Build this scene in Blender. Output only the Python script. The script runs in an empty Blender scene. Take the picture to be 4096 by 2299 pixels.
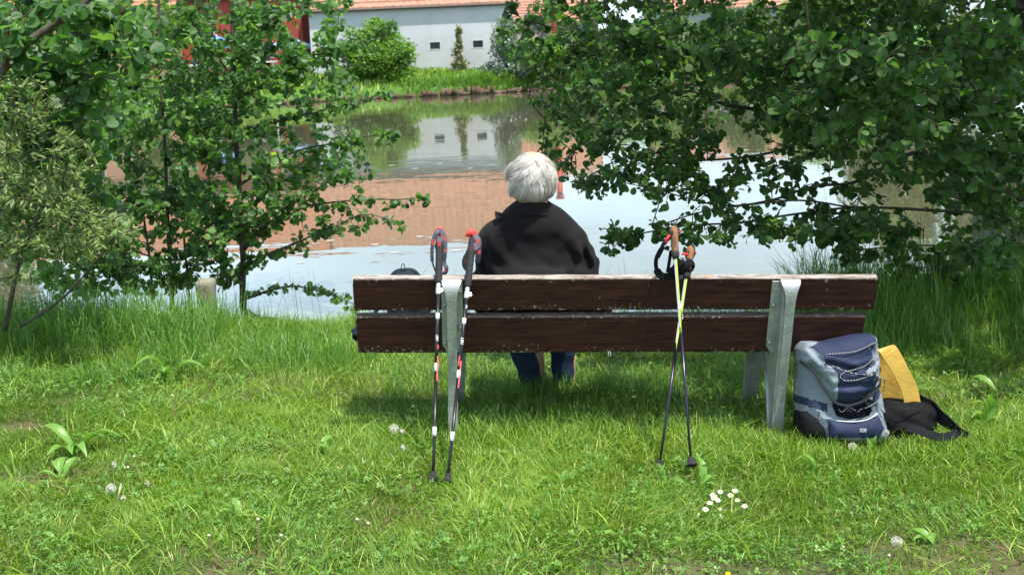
import bpy, bmesh, math, random
import numpy as np
from mathutils import Vector, Matrix
random.seed(7); RNG = np.random.default_rng(7)
scene = bpy.context.scene
COL = scene.collection
# ------------------------------------------------------------------ camera
W_, H_, F_ = 1024.0, 574.0, 1300.0
PITCH = math.radians(10.76); ROLL = math.radians(2.4)
CAM = Vector((0, 0, 1.6))
_f = Vector((0, math.cos(PITCH), -math.sin(PITCH)))
_r0 = Vector((1, 0, 0)); _u0 = Vector((0, math.sin(PITCH), math.cos(PITCH)))
_r = _r0*math.cos(ROLL) - _u0*math.sin(ROLL)
_u = _u0*math.cos(ROLL) + _r0*math.sin(ROLL)
camd = bpy.data.cameras.new('camera'); cam = bpy.data.objects.new('camera', camd); COL.objects.link(cam)
cam.matrix_world = Matrix(((_r.x, _u.x, -_f.x, CAM.x), (_r.y, _u.y, -_f.y, CAM.y), (_r.z, _u.z, -_f.z, CAM.z), (0, 0, 0, 1)))
camd.sensor_width = 36; camd.lens = F_/W_*36; camd.clip_end = 1200; camd.clip_start = 0.05
camd.dof.use_dof = True; camd.dof.focus_distance = 5.4; camd.dof.aperture_fstop = 9.0
scene.camera = cam
# ------------------------------------------------------------------ sky and sun
SUN = Vector((0.25, -0.28, 0.92)).normalized()
world = bpy.data.worlds.new('World'); scene.world = world; world.use_nodes = True
wn = world.node_tree; wn.nodes.clear()
def N(nt, t, **kw):
    n = nt.nodes.new(t)
    for k, v in kw.items():
        if k.startswith('_'): setattr(n, k[1:], v)
        else: n.inputs[k.replace('__', ' ')].default_value = v
    return n
def L(nt, a, b): nt.links.new(a, b)
sky = N(wn, 'ShaderNodeTexSky'); sky.sky_type = 'NISHITA'; sky.sun_disc = False
sky.sun_elevation = math.asin(SUN.z); sky.sun_rotation = math.atan2(SUN.x, SUN.y)
sky.air_density = 1.0; sky.dust_density = 1.6; sky.ozone_density = 1.0
tc = N(wn, 'ShaderNodeTexCoord'); mp = N(wn, 'ShaderNodeMapping'); mp.inputs['Scale'].default_value = (1.2, 1.2, 4.0)
cn = N(wn, 'ShaderNodeTexNoise', Scale=1.6, Detail=6.0, Roughness=0.55)
cr = N(wn, 'ShaderNodeValToRGB'); cr.color_ramp.elements[0].position = 0.36; cr.color_ramp.elements[0].color = (.25,.25,.25,1)
cr.color_ramp.elements[1].position = 0.66; cr.color_ramp.elements[1].color = (.85,.85,.85,1)
mx = N(wn, 'ShaderNodeMixRGB', Color2=(9.4, 12.2, 14.1, 1))
bg = N(wn, 'ShaderNodeBackground', Strength=0.13); wo = N(wn, 'ShaderNodeOutputWorld')
L(wn, tc.outputs['Generated'], mp.inputs['Vector']); L(wn, mp.outputs['Vector'], cn.inputs['Vector'])
L(wn, cn.outputs['Fac'], cr.inputs['Fac'])
# hazy cloud veil: brightest towards the horizon, thinning to blue overhead
sx = N(wn, 'ShaderNodeSeparateXYZ'); vr = N(wn, 'ShaderNodeMapRange'); vr.interpolation_type = 'SMOOTHSTEP'
vr.inputs['From Min'].default_value = .12; vr.inputs['From Max'].default_value = .75; vr.inputs['To Min'].default_value = 1.0; vr.inputs['To Max'].default_value = .22
vm = N(wn, 'ShaderNodeMath'); vm.operation = 'MULTIPLY'
L(wn, tc.outputs['Generated'], sx.inputs[0]); L(wn, sx.outputs['Z'], vr.inputs['Value']); L(wn, cr.outputs['Color'], vm.inputs[0]); L(wn, vr.outputs['Result'], vm.inputs[1]); L(wn, vm.outputs[0], mx.inputs['Fac'])
L(wn, sky.outputs['Color'], mx.inputs['Color1']); L(wn, mx.outputs['Color'], bg.inputs['Color']); L(wn, bg.outputs['Background'], wo.inputs['Surface'])
sd = bpy.data.lights.new('sun', 'SUN'); sd.energy = 5.0; sd.angle = math.radians(0.6); sd.color = (1.0, 0.955, 0.88)
so = bpy.data.objects.new('sun', sd); COL.objects.link(so); so.rotation_euler = (-SUN).to_track_quat('-Z', 'Y').to_euler(); so.location = (-4, 4, 20)
scene.view_settings.view_transform = 'Standard'; scene.view_settings.look = 'None'
scene.view_settings.gamma = 1; scene.view_settings.use_curve_mapping = False
scene.view_settings.exposure = 0.6
scene.cycles.max_bounces = 8; scene.cycles.transparent_max_bounces = 8

# ------------------------------------------------------------------ helpers
def ray(px, py): return _r*((px-W_/2)/F_) + _u*((H_/2-py)/F_) + _f
def at(px, py, y):
    d = ray(px, py); return CAM + d*(y/d.y)
def proj(p):
    v = Vector(p) - CAM; z = v.dot(_f); return (W_/2 + F_*v.dot(_r)/z, H_/2 - F_*v.dot(_u)/z)
TR = math.tan(ROLL)
def gedge(x): return 7.45 + 0.12*np.sin(x*1.3) + 0.55*np.clip((x-1.2)/1.5, 0, 1) - 0.0*x
def gz(x, y):
    x = np.asarray(x, float); y = np.asarray(y, float)
    z = -TR*np.clip(x, -5, 5) + 0.012*np.sin(x*2.1+1)*np.sin(y*1.7) + 0.008*np.sin(x*5.3)*np.cos(y*4.4+.5)
    e = gedge(x); t = np.clip((y-e)/1.3, 0, 2.2)
    return z - 0.58*t - 0.05*np.clip((y-e+.8), 0, .8)
def gp(x, y, dz=0.0): return Vector((x, y, float(gz(x, y))+dz))
def on_ground(px, py):
    d = ray(px, py); t = 3.0
    for _ in range(400):
        p = CAM + d*t
        if p.z <= float(gz(p.x, p.y)): break
        t += 0.02
    return CAM + d*t

def mesh_np(name, V, faces_list, mat=None, parent=None, smooth=False, attr=None, uv=None):
    """faces_list: list of int arrays (n,k); V (m,3) world coordinates."""
    me = bpy.data.meshes.new(name)
    V = np.asarray(V, dtype=np.float32)
    if parent is not None: V = V - np.array(ORG[parent.name], dtype=np.float32)
    nl = sum(f.size for f in faces_list); nf = sum(len(f) for f in faces_list)
    me.vertices.add(len(V)); me.vertices.foreach_set('co', V.ravel())
    loops = np.concatenate([f.ravel() for f in faces_list]).astype(np.int32)
    tot = np.concatenate([np.full(len(f), f.shape[1], np.int32) for f in faces_list])
    start = np.concatenate([[0], np.cumsum(tot)[:-1]]).astype(np.int32)
    me.loops.add(nl); me.loops.foreach_set('vertex_index', loops)
    me.polygons.add(nf); me.polygons.foreach_set('loop_start', start); me.polygons.foreach_set('loop_total', tot)
    me.polygons.foreach_set('use_smooth', np.full(nf, smooth))
    if attr is not None:
        a = me.attributes.new('v', 'FLOAT', 'POINT'); a.data.foreach_set('value', np.asarray(attr, np.float32))
    if uv is not None:
        l = me.uv_layers.new(name='UVMap'); l.data.foreach_set('uv', np.asarray(uv, np.float32)[loops].ravel())
    me.update(); me.validate()
    return link(name, me, mat, parent)
ORG = {}
def link(name, me, mat, parent):
    o = bpy.data.objects.new(name, me); COL.objects.link(o)
    if mat is not None: me.materials.append(mat)
    if parent is not None: o.parent = parent
    ORG[o.name] = Vector(ORG[parent.name]) if parent is not None else Vector((0, 0, 0))
    return o
def py_mesh(name, V, F, mat=None, parent=None, smooth=False, bevel=0.0, seg=2):
    org = ORG[parent.name] if parent is not None else Vector((0, 0, 0))
    me = bpy.data.meshes.new(name); me.from_pydata([tuple(Vector(v)-org) for v in V], [], F); me.update()
    bm = bmesh.new(); bm.from_mesh(me); bmesh.ops.recalc_face_normals(bm, faces=bm.faces)
    if bevel > 0:
        bmesh.ops.bevel(bm, geom=[e for e in bm.edges if len(e.link_faces) == 2 and e.calc_face_angle(0) > 0.5], offset=bevel, segments=seg, affect='EDGES', profile=.5)
    for f in bm.faces: f.smooth = smooth
    bm.to_mesh(me); bm.free()
    return link(name, me, mat, parent)
def thing(name, label, cat, loc=(0, 0, 0), group=None):
    o = bpy.data.objects.new(name, None); COL.objects.link(o); o.location = loc; o.empty_display_size = .1
    o['label'] = label; o['category'] = cat
    if group: o['group'] = group
    ORG[o.name] = Vector(loc); return o
def tag(o, label=None, cat=None, group=None, kind=None):
    if label: o['label'] = label
    if cat: o['category'] = cat
    if group: o['group'] = group
    if kind: o['kind'] = kind
    return o
def box_vf(c, s, X=(1, 0, 0), Y=(0, 1, 0), Z=(0, 0, 1)):
    c = Vector(c); X = Vector(X)*s[0]/2; Y = Vector(Y)*s[1]/2; Z = Vector(Z)*s[2]/2
    V = [c+X*a+Y*b+Z*d for d in (-1, 1) for b in (-1, 1) for a in (-1, 1)]
    F = [(0, 2, 3, 1), (4, 5, 7, 6), (0, 1, 5, 4), (2, 6, 7, 3), (0, 4, 6, 2), (1, 3, 7, 5)]
    return V, F
def box(name, c, s, mat, parent=None, bevel=0.0, X=(1, 0, 0), Y=(0, 1, 0), Z=(0, 0, 1)):
    V, F = box_vf(c, s, X, Y, Z); return py_mesh(name, V, F, mat, parent, bevel=bevel)
def joinvf(items):
    V = []; F = []
    for v, f in items:
        b = len(V); V += list(v); F += [tuple(i+b for i in q) for q in f]
    return V, F
def prism_vf(pts, d):
    """closed polygon pts (3D, planar) extruded by vector d"""
    n = len(pts); P = [Vector(p) for p in pts]; d = Vector(d)
    V = P + [p+d for p in P]
    F = [tuple(range(n)), tuple(range(2*n-1, n-1, -1))] + [(i, (i+1) % n, n+(i+1) % n, n+i) for i in range(n)]
    return V, F
def tube_vf(pts, rad, n=8, flat=1.0, up=None):
    P = [Vector(p) for p in pts]; m = len(P)
    if not hasattr(rad, '__len__'): rad = [rad]*m
    V = []; F = []; prev = None
    for i, p in enumerate(P):
        t = (P[min(i+1, m-1)] - P[max(i-1, 0)])
        t = t.normalized() if t.length > 1e-9 else Vector((0, 0, 1))
        if prev is None:
            a = Vector(up) if up is not None else (Vector((0, 0, 1)) if abs(t.z) < .9 else Vector((1, 0, 0)))
            x = t.cross(a).normalized()
        else:
            x = (prev - t*prev.dot(t)); x = x.normalized() if x.length > 1e-6 else t.orthogonal().normalized()
        prev = x; y = t.cross(x)
        for k in range(n):
            a = 2*math.pi*k/n; V.append(p + x*math.cos(a)*rad[i] + y*math.sin(a)*rad[i]*flat)
    for i in range(m-1):
        for k in range(n):
            F.append((i*n+k, i*n+(k+1) % n, (i+1)*n+(k+1) % n, (i+1)*n+k))
    F.append(tuple(range(n-1, -1, -1))); F.append(tuple((m-1)*n+k for k in range(n)))
    return V, F
def tube(name, pts, rad, mat, parent=None, n=8, flat=1.0, up=None):
    V, F = tube_vf(pts, rad, n, flat, up); o = py_mesh(name, V, F, mat, parent, smooth=True)
    return o
def smooth_path(pts, k=6):
    P = [Vector(p) for p in pts]; out = []
    for i in range(len(P)-1):
        p0 = P[max(i-1, 0)]; p1 = P[i]; p2 = P[i+1]; p3 = P[min(i+2, len(P)-1)]
        for j in range(k):
            t = j/k
            out.append(0.5*((2*p1)+(p2-p0)*t+(2*p0-5*p1+4*p2-p3)*t*t+(3*p1-p0-3*p2+p3)*t**3))
    out.append(P[-1]); return out
def ribbon_vf(pts, width, side, thick=0.002):
    """flat strap: width along side vector (list or single), thin across."""
    P = [Vector(p) for p in pts]; V = []; F = []
    for i, p in enumerate(P):
        t = (P[min(i+1, len(P)-1)] - P[max(i-1, 0)]).normalized()
        s = Vector(side[i] if isinstance(side, list) else side); s = (s - t*s.dot(t)).normalized()
        nrm = t.cross(s)
        w = width[i] if hasattr(width, '__len__') else width
        V += [p - s*w/2 - nrm*thick/2, p + s*w/2 - nrm*thick/2, p + s*w/2 + nrm*thick/2, p - s*w/2 + nrm*thick/2]
    for i in range(len(P)-1):
        for k in range(4): F.append((i*4+k, i*4+(k+1) % 4, (i+1)*4+(k+1) % 4, (i+1)*4+k))
    F.append((3, 2, 1, 0)); b = (len(P)-1)*4; F.append((b, b+1, b+2, b+3))
    return V, F
def text_mesh(name, s, origin, X, Y, size, mat, parent, ext=0.0004, shear=0.0, bold=0.0):
    cu = bpy.data.curves.new(name, 'FONT'); cu.body = s; cu.size = 1.0; cu.extrude = 0; cu.shear = shear; cu.offset = bold
    cu.align_x = 'CENTER'; cu.align_y = 'CENTER'; cu.resolution_u = 3
    to = bpy.data.objects.new(name, cu); COL.objects.link(to)
    dg = bpy.context.evaluated_depsgraph_get(); me0 = bpy.data.meshes.new_from_object(to.evaluated_get(dg))
    V = [v.co.copy() for v in me0.vertices]; F = [tuple(p.vertices) for p in me0.polygons]
    bpy.data.objects.remove(to); bpy.data.curves.remove(cu); bpy.data.meshes.remove(me0)
    X = Vector(X).normalized(); Y = Vector(Y).normalized(); o = Vector(origin)
    me = bpy.data.meshes.new(name); org = ORG[parent.name]
    me.from_pydata([tuple(o + X*v.x*size + Y*v.y*size - org) for v in V], [], F); me.update()
    return link(name, me, mat, parent)

# ---- signed distance modelling (smooth unions meshed with surface nets)
def sd_caps(P, a, b, ra, rb):
    a = np.array(a, float); b = np.array(b, float); ba = b-a; pa = P-a
    t = np.clip((pa@ba)/(ba@ba+1e-12), 0, 1); d = np.linalg.norm(pa - t[..., None]*ba, axis=-1)
    return d - (ra + (rb-ra)*t)
def sd_ell(P, c, r, R=None):
    q = P - np.array(c, float)
    if R is not None: q = q@np.array(R)
    r = np.array(r, float); k0 = np.linalg.norm(q/r, axis=-1); k1 = np.linalg.norm(q/(r*r), axis=-1)
    return k0*(k0-1)/np.maximum(k1, 1e-9)
def sd_box(P, c, h, rad, R=None):
    q = P - np.array(c, float)
    if R is not None: q = q@np.array(R)
    q = np.abs(q) - (np.array(h, float)-rad)
    return np.linalg.norm(np.maximum(q, 0), axis=-1) + np.minimum(q.max(axis=-1), 0) - rad
def smin(a, b, k):
    h = np.clip(0.5+0.5*(b-a)/k, 0, 1); return b*(1-h)+a*h - k*h*(1-h)
def smax(a, b, k): return -smin(-a, -b, k)
def surf_net(fn, lo, hi, res):
    lo = np.array(lo, float); hi = np.array(hi, float)
    n = np.ceil((hi-lo)/res).astype(int)+1
    ax = [lo[i]+res*np.arange(n[i]) for i in range(3)]
    G = np.stack(np.meshgrid(*ax, indexing='ij'), -1)
    D = fn(G); s = D < 0
    nx, ny, nz = n
    c = np.zeros((nx-1, ny-1, nz-1)); acc = np.zeros((nx-1, ny-1, nz-1, 3))
    corners = [(i, j, k) for i in (0, 1) for j in (0, 1) for k in (0, 1)]
    def sub(A, o): return A[o[0]:o[0]+nx-1, o[1]:o[1]+ny-1, o[2]:o[2]+nz-1]
    for a in corners:
        for b in corners:
            if a < b and sum(abs(a[i]-b[i]) for i in range(3)) == 1:
                da = sub(D, a); db = sub(D, b); cr = (da < 0) != (db < 0)
                t = np.where(cr, da/(da-db+1e-12), 0)
                pa = np.array(a, float); pb = np.array(b, float)
                acc += np.where(cr[..., None], pa + t[..., None]*(pb-pa), 0); c += cr
    act = c > 0
    idx = -np.ones(act.shape, int); idx[act] = np.arange(act.sum())
    ijk = np.argwhere(act); V = lo + res*(ijk + acc[act]/c[act][:, None])
    Q = []
    for axn in range(3):
        o = [0, 0, 0]; o[axn] = 1
        A = s[:nx-o[0], :ny-o[1], :nz-o[2]]; B = s[o[0]:, o[1]:, o[2]:]
        e = np.argwhere(A != B); flip = A[tuple(e.T)]
        u, v = (axn+1) % 3, (axn+2) % 3
        ok = (e[:, u] > 0) & (e[:, v] > 0) & (e[:, u] < n[u]-1) & (e[:, v] < n[v]-1)
        e = e[ok]; flip = flip[ok]
        def at_(du, dv):
            q = e.copy(); q[:, u] -= du; q[:, v] -= dv; return idx[tuple(q.T)]
        q = np.stack([at_(1, 1), at_(0, 1), at_(0, 0), at_(1, 0)], 1)
        q[~flip] = q[~flip][:, ::-1]; Q.append(q)
    Q = np.concatenate(Q)
    return V, Q[(Q >= 0).all(1)]
def relax(V, Q, it=2, k=.5):
    for _ in range(it):
        S = np.zeros_like(V); c = np.zeros(len(V))
        for a, b in ((0, 1), (1, 2), (2, 3), (3, 0)):
            np.add.at(S, Q[:, a], V[Q[:, b]]); np.add.at(c, Q[:, a], 1)
            np.add.at(S, Q[:, b], V[Q[:, a]]); np.add.at(c, Q[:, b], 1)
        V = V + k*(S/np.maximum(c, 1)[:, None]-V)
    return V

# ------------------------------------------------------------------ materials
def pmat(name, col, rough=.6, spec=.4, metal=0.0, col2=None, scale=8.0, detail=6.0, bump=0.0, bscale=None, stretch=(1, 1, 1), fac=(.35, .65), transl=0.0, tcol=None, sheen=0.0):
    m = bpy.data.materials.new(name); m.use_nodes = True; nt = m.node_tree; b = nt.nodes['Principled BSDF']
    b.inputs['Base Color'].default_value = (*col, 1); b.inputs['Roughness'].default_value = rough
    b.inputs['Metallic'].default_value = metal; b.inputs['Specular IOR Level'].default_value = spec
    if sheen: b.inputs['Sheen Weight'].default_value = sheen
    tcn = N(nt, 'ShaderNodeTexCoord'); mpn = N(nt, 'ShaderNodeMapping'); mpn.inputs['Scale'].default_value = stretch
    L(nt, tcn.outputs['Object'], mpn.inputs['Vector'])
    if col2 is not None:
        nz = N(nt, 'ShaderNodeTexNoise', Scale=scale, Detail=detail, Roughness=.6); L(nt, mpn.outputs['Vector'], nz.inputs['Vector'])
        mr = N(nt, 'ShaderNodeMapRange'); mr.inputs['From Min'].default_value = fac[0]; mr.inputs['From Max'].default_value = fac[1]
        mxn = N(nt, 'ShaderNodeMixRGB', Color1=(*col, 1), Color2=(*col2, 1))
        L(nt, nz.outputs['Fac'], mr.inputs['Value']); L(nt, mr.outputs['Result'], mxn.inputs['Fac']); L(nt, mxn.outputs['Color'], b.inputs['Base Color'])
    if bump:
        nb = N(nt, 'ShaderNodeTexNoise', Scale=bscale or scale, Detail=5.0); L(nt, mpn.outputs['Vector'], nb.inputs['Vector'])
        bn = N(nt, 'ShaderNodeBump', Strength=min(1, bump), Distance=.01); L(nt, nb.outputs['Fac'], bn.inputs['Height']); L(nt, bn.outputs['Normal'], b.inputs['Normal'])
    return m
def leaf_mat(name, stops, tcol, rough=.42, spec=.5, tf=.35, vein=0.0, back=None):
    """stops: list of (pos, rgb) over the per-leaf random value"""
    m = bpy.data.materials.new(name); m.use_nodes = True; nt = m.node_tree; b = nt.nodes['Principled BSDF']; out = nt.nodes['Material Output']
    b.inputs['Roughness'].default_value = rough; b.inputs['Specular IOR Level'].default_value = spec
    at_n = N(nt, 'ShaderNodeAttribute'); at_n.attribute_name = 'v'
    oi = N(nt, 'ShaderNodeObjectInfo'); ad = N(nt, 'ShaderNodeMath'); ad.operation = 'MAXIMUM'
    ml = N(nt, 'ShaderNodeMath'); ml.operation = 'MULTIPLY'; ml.inputs[1].default_value = 1.0 if vein < 0 else 0.0
    L(nt, oi.outputs['Random'], ml.inputs[0]); L(nt, at_n.outputs['Fac'], ad.inputs[0]); L(nt, ml.outputs[0], ad.inputs[1])
    rp = N(nt, 'ShaderNodeValToRGB'); e = rp.color_ramp.elements
    e[0].position = stops[0][0]; e[0].color = (*stops[0][1], 1); e[1].position = stops[-1][0]; e[1].color = (*stops[-1][1], 1)
    for p, c in stops[1:-1]:
        q = e.new(p); q.color = (*c, 1)
    L(nt, ad.outputs[0], rp.inputs['Fac']); src = rp.outputs['Color']
    if vein:
        uv = N(nt, 'ShaderNodeUVMap'); sp = N(nt, 'ShaderNodeSeparateXYZ'); L(nt, uv.outputs['UV'], sp.inputs[0])
        ab = N(nt, 'ShaderNodeMath'); ab.operation = 'ABSOLUTE'; L(nt, sp.outputs['X'], ab.inputs[0])
        m1 = N(nt, 'ShaderNodeMath'); m1.operation = 'MULTIPLY_ADD'; m1.inputs[1].default_value = -.7; L(nt, ab.outputs[0], m1.inputs[0]); L(nt, sp.outputs['Y'], m1.inputs[2])
        m2 = N(nt, 'ShaderNodeMath'); m2.operation = 'MULTIPLY'; m2.inputs[1].default_value = 44; L(nt, m1.outputs[0], m2.inputs[0])
        sn = N(nt, 'ShaderNodeMath'); sn.operation = 'SINE'; L(nt, m2.outputs[0], sn.inputs[0])
        bn = N(nt, 'ShaderNodeBump', Strength=.55, Distance=.0016); L(nt, sn.outputs[0], bn.inputs['Height']); L(nt, bn.outputs['Normal'], b.inputs['Normal'])
    ge = N(nt, 'ShaderNodeNewGeometry'); mb = N(nt, 'ShaderNodeMixRGB', Color2=(*(back or (.12, .2, .07)), 1)); mb.blend_type = 'MIX'
    fm = N(nt, 'ShaderNodeMath'); fm.operation = 'MULTIPLY'; fm.inputs[1].default_value = .45 if back else 0.0
    L(nt, ge.outputs['Backfacing'], fm.inputs[0]); L(nt, fm.outputs[0], mb.inputs['Fac']); L(nt, src, mb.inputs['Color1'])
    L(nt, mb.outputs['Color'], b.inputs['Base Color'])
    tr = N(nt, 'ShaderNodeBsdfTranslucent'); mt = N(nt, 'ShaderNodeMixRGB', Fac=1.0, Color2=(*tcol, 1)); mt.blend_type = 'MULTIPLY'
    L(nt, src, mt.inputs['Color1']); L(nt, mt.outputs['Color'], tr.inputs['Color'])
    ms = N(nt, 'ShaderNodeMixShader', Fac=tf); L(nt, b.outputs[0], ms.inputs[1]); L(nt, tr.outputs[0], ms.inputs[2]); L(nt, ms.outputs[0], out.inputs['Surface'])
    return m
M = {}
M['alder'] = leaf_mat('alder_leaf', [(0, (.028, .085, .018)), (.5, (.064, .15, .034)), (.8, (.115, .235, .045)), (1, (.23, .36, .07))], (2.6, 2.7, 1.2), rough=.36, spec=.6, tf=.4, vein=1, back=(.085, .17, .06))
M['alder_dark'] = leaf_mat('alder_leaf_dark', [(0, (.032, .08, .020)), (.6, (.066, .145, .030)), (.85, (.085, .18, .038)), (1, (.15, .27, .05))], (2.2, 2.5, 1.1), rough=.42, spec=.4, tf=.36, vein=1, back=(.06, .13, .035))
M['willow'] = leaf_mat('willow_leaf', [(0, (.10, .165, .045)), (.6, (.18, .26, .075)), (1, (.33, .38, .15))], (1.8, 1.9, 1.0), rough=.5, tf=.35)
M['grass'] = leaf_mat('grass_blade', [(0, (.05, .13, .012)), (.5, (.155, .275, .030)), (.8, (.275, .40, .055)), (.93, (.44, .54, .12)), (1, (.70, .62, .36))], (1.9, 1.9, .7), rough=.45, spec=.35, tf=.36)
M['tall'] = leaf_mat('tall_grass_blade', [(0, (.055, .135, .022)), (.6, (.11, .235, .036)), (.9, (.19, .32, .06)), (1, (.40, .38, .18))], (1.8, 2.0, .9), rough=.45, tf=.38)
M['clover'] = leaf_mat('clover_leaf', [(0, (.07, .19, .03)), (1, (.18, .34, .06))], (1.8, 2.0, .9), rough=.45, tf=.35)
M['plantain'] = leaf_mat('broad_leaf', [(0, (.12, .26, .035)), (1, (.19, .35, .06))], (1.7, 1.8, .9), rough=.4, tf=.3, vein=1)
M['bark'] = pmat('alder_bark', (.055, .045, .032), .85, .2, col2=(.10, .09, .065), scale=30, stretch=(1, 1, .3), bump=.8, bscale=40)
M['twig'] = pmat('twig_bark', (.06, .05, .03), .8, .2)
M['catkin'] = pmat('dry_catkin', (.10, .035, .02), .9, .1)
# ------------------------------------------------------------------ ground, water, far bank
WZ = -0.5
def ground_mat():
    m = bpy.data.materials.new('soil_under_grass'); m.use_nodes = True; nt = m.node_tree; b = nt.nodes['Principled BSDF']; b.inputs['Roughness'].default_value = .95; b.inputs['Specular IOR Level'].default_value = .1
    tcn = N(nt, 'ShaderNodeTexCoord'); n1 = N(nt, 'ShaderNodeTexNoise', Scale=1.6, Detail=8.0, Roughness=.65); n2 = N(nt, 'ShaderNodeTexNoise', Scale=45.0, Detail=6.0)
    L(nt, tcn.outputs['Object'], n1.inputs['Vector']); L(nt, tcn.outputs['Object'], n2.inputs['Vector'])
    rp = N(nt, 'ShaderNodeValToRGB'); e = rp.color_ramp.elements; e[0].position = .40; e[0].color = (.045, .065, .02, 1); e[1].position = .66; e[1].color = (.14, .10, .06, 1)
    q = e.new(.54); q.color = (.10, .09, .045, 1)
    ad = N(nt, 'ShaderNodeMath'); ad.operation = 'MULTIPLY_ADD'; ad.inputs[1].default_value = .35; L(nt, n2.outputs['Fac'], ad.inputs[0])
    sb = N(nt, 'ShaderNodeMath'); sb.operation = 'MULTIPLY_ADD'; sb.inputs[1].default_value = .8; sb.inputs[2].default_value = -.08; L(nt, n1.outputs['Fac'], sb.inputs[0]); L(nt, sb.outputs[0], ad.inputs[2])
    L(nt, ad.outputs[0], rp.inputs['Fac']); L(nt, rp.outputs['Color'], b.inputs['Base Color'])
    bn = N(nt, 'ShaderNodeBump', Strength=.8, Distance=.01); L(nt, n2.outputs['Fac'], bn.inputs['Height']); L(nt, bn.outputs['Normal'], b.inputs['Normal'])
    return m
def grid_mesh(name, xs, ys, zf, mat):
    X, Y = np.meshgrid(xs, ys); Z = zf(X, Y); V = np.stack([X, Y, Z], -1).reshape(-1, 3); nx = len(xs); ny = len(ys)
    i, j = np.meshgrid(np.arange(nx-1), np.arange(ny-1)); a = (j*nx+i).ravel()
    return mesh_np(name, V, [np.stack([a, a+1, a+nx+1, a+nx], 1)], mat, smooth=True)
xs = np.concatenate([[-300, -120, -50, -25, -12], np.arange(-8, 8.01, .16), [12, 25, 50, 120, 300]])
ys = np.concatenate([[-300, -80, -20, -5], np.arange(0, 2, .4), np.arange(2, 10.4, .12)])
g = grid_mesh('ground', xs, ys, gz, ground_mat()); tag(g, kind='structure')
# far bank
def shore(x): return 53 + 0.9*np.sin(x*.21+.6) + .35*np.sin(x*.9) + np.where(x < -9, (x+9)*.35, 0)*1.0
def fz(x, y):
    s = shore(np.clip(x, -25, 60)); t = y-s
    z = np.where(t < 0, WZ-.5, WZ + .32*np.clip(t/.25, 0, 1) + .62*np.clip(t/4.0, 0, 1)**.8)
    return z + .06*np.sin(x*1.1)*np.sin(y*.8)*np.clip(t, 0, 1)
ysf = np.concatenate([[44, 46], np.arange(47, 62, .2), [64, 70, 80, 120, 300, 900]]); xsf = np.concatenate([[-900, -200, -60], np.arange(-34, 40, .4), [60, 200, 900]])
m_far = pmat('far_bank_turf', (.10, .20, .035), .9, .1, col2=(.06, .13, .025), scale=1.2, bump=.5, bscale=6)
fb = grid_mesh('far_bank', xsf, ysf, fz, m_far); tag(fb, kind='structure')
# water with slight ripples
wm = bpy.data.materials.new('pond_water'); wm.use_nodes = True; nt = wm.node_tree; b = nt.nodes['Principled BSDF']
b.inputs['Base Color'].default_value = (.085, .085, .05, 1); b.inputs['Roughness'].default_value = .02; b.inputs['IOR'].default_value = 1.45
tcn = N(nt, 'ShaderNodeTexCoord')
def ripple(scale, st, amp, off):
    mpn = N(nt, 'ShaderNodeMapping'); mpn.inputs['Scale'].default_value = st; mpn.inputs['Location'].default_value = off
    n = N(nt, 'ShaderNodeTexNoise', Scale=scale, Detail=2.0, Roughness=.5); L(nt, tcn.outputs['Object'], mpn.inputs['Vector']); L(nt, mpn.outputs['Vector'], n.inputs['Vector'])
    s = N(nt, 'ShaderNodeVectorMath'); s.operation = 'SUBTRACT'; s.inputs[1].default_value = (.5, .5, .5); L(nt, n.outputs['Color'], s.inputs[0])
    k = N(nt, 'ShaderNodeVectorMath'); k.operation = 'MULTIPLY'; k.inputs[1].default_value = (amp*.4, amp, 0); L(nt, s.outputs[0], k.inputs[0]); return k
r1 = ripple(2.2, (.35, 1.6, 1), .026, (0, 0, 0)); r2 = ripple(9.0, (.5, 1.5, 1), .020, (3, 1, 0))
# patches where a breath of wind roughens the surface
mpn = N(nt, 'ShaderNodeMapping'); mpn.inputs['Scale'].default_value = (.03, .16, 1); pn = N(nt, 'ShaderNodeTexNoise', Scale=1.0, Detail=3.0); L(nt, tcn.outputs['Object'], mpn.inputs['Vector']); L(nt, mpn.outputs['Vector'], pn.inputs['Vector'])
pr = N(nt, 'ShaderNodeMapRange'); pr.inputs['From Min'].default_value = .45; pr.inputs['From Max'].default_value = .62; pr.inputs['To Min'].default_value = .3; pr.inputs['To Max'].default_value = 1.3; L(nt, pn.outputs['Fac'], pr.inputs['Value'])
sm = N(nt, 'ShaderNodeVectorMath'); sm.operation = 'ADD'; L(nt, r1.outputs[0], sm.inputs[0]); L(nt, r2.outputs[0], sm.inputs[1])
sc2 = N(nt, 'ShaderNodeVectorMath'); sc2.operation = 'SCALE'; L(nt, sm.outputs[0], sc2.inputs[0]); L(nt, pr.outputs['Result'], sc2.inputs['Scale'])
ad = N(nt, 'ShaderNodeVectorMath'); ad.operation = 'ADD'; ad.inputs[1].default_value = (0, 0, 1); L(nt, sc2.outputs[0], ad.inputs[0])
nn = N(nt, 'ShaderNodeVectorMath'); nn.operation = 'NORMALIZE'; L(nt, ad.outputs[0], nn.inputs[0]); L(nt, nn.outputs[0], b.inputs['Normal'])
w = py_mesh('water', [(-200, 6.5, WZ), (200, 6.5, WZ), (200, 62, WZ), (-200, 62, WZ)], [(0, 1, 2, 3)], wm); tag(w, kind='structure')
V = []; F = []
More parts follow.
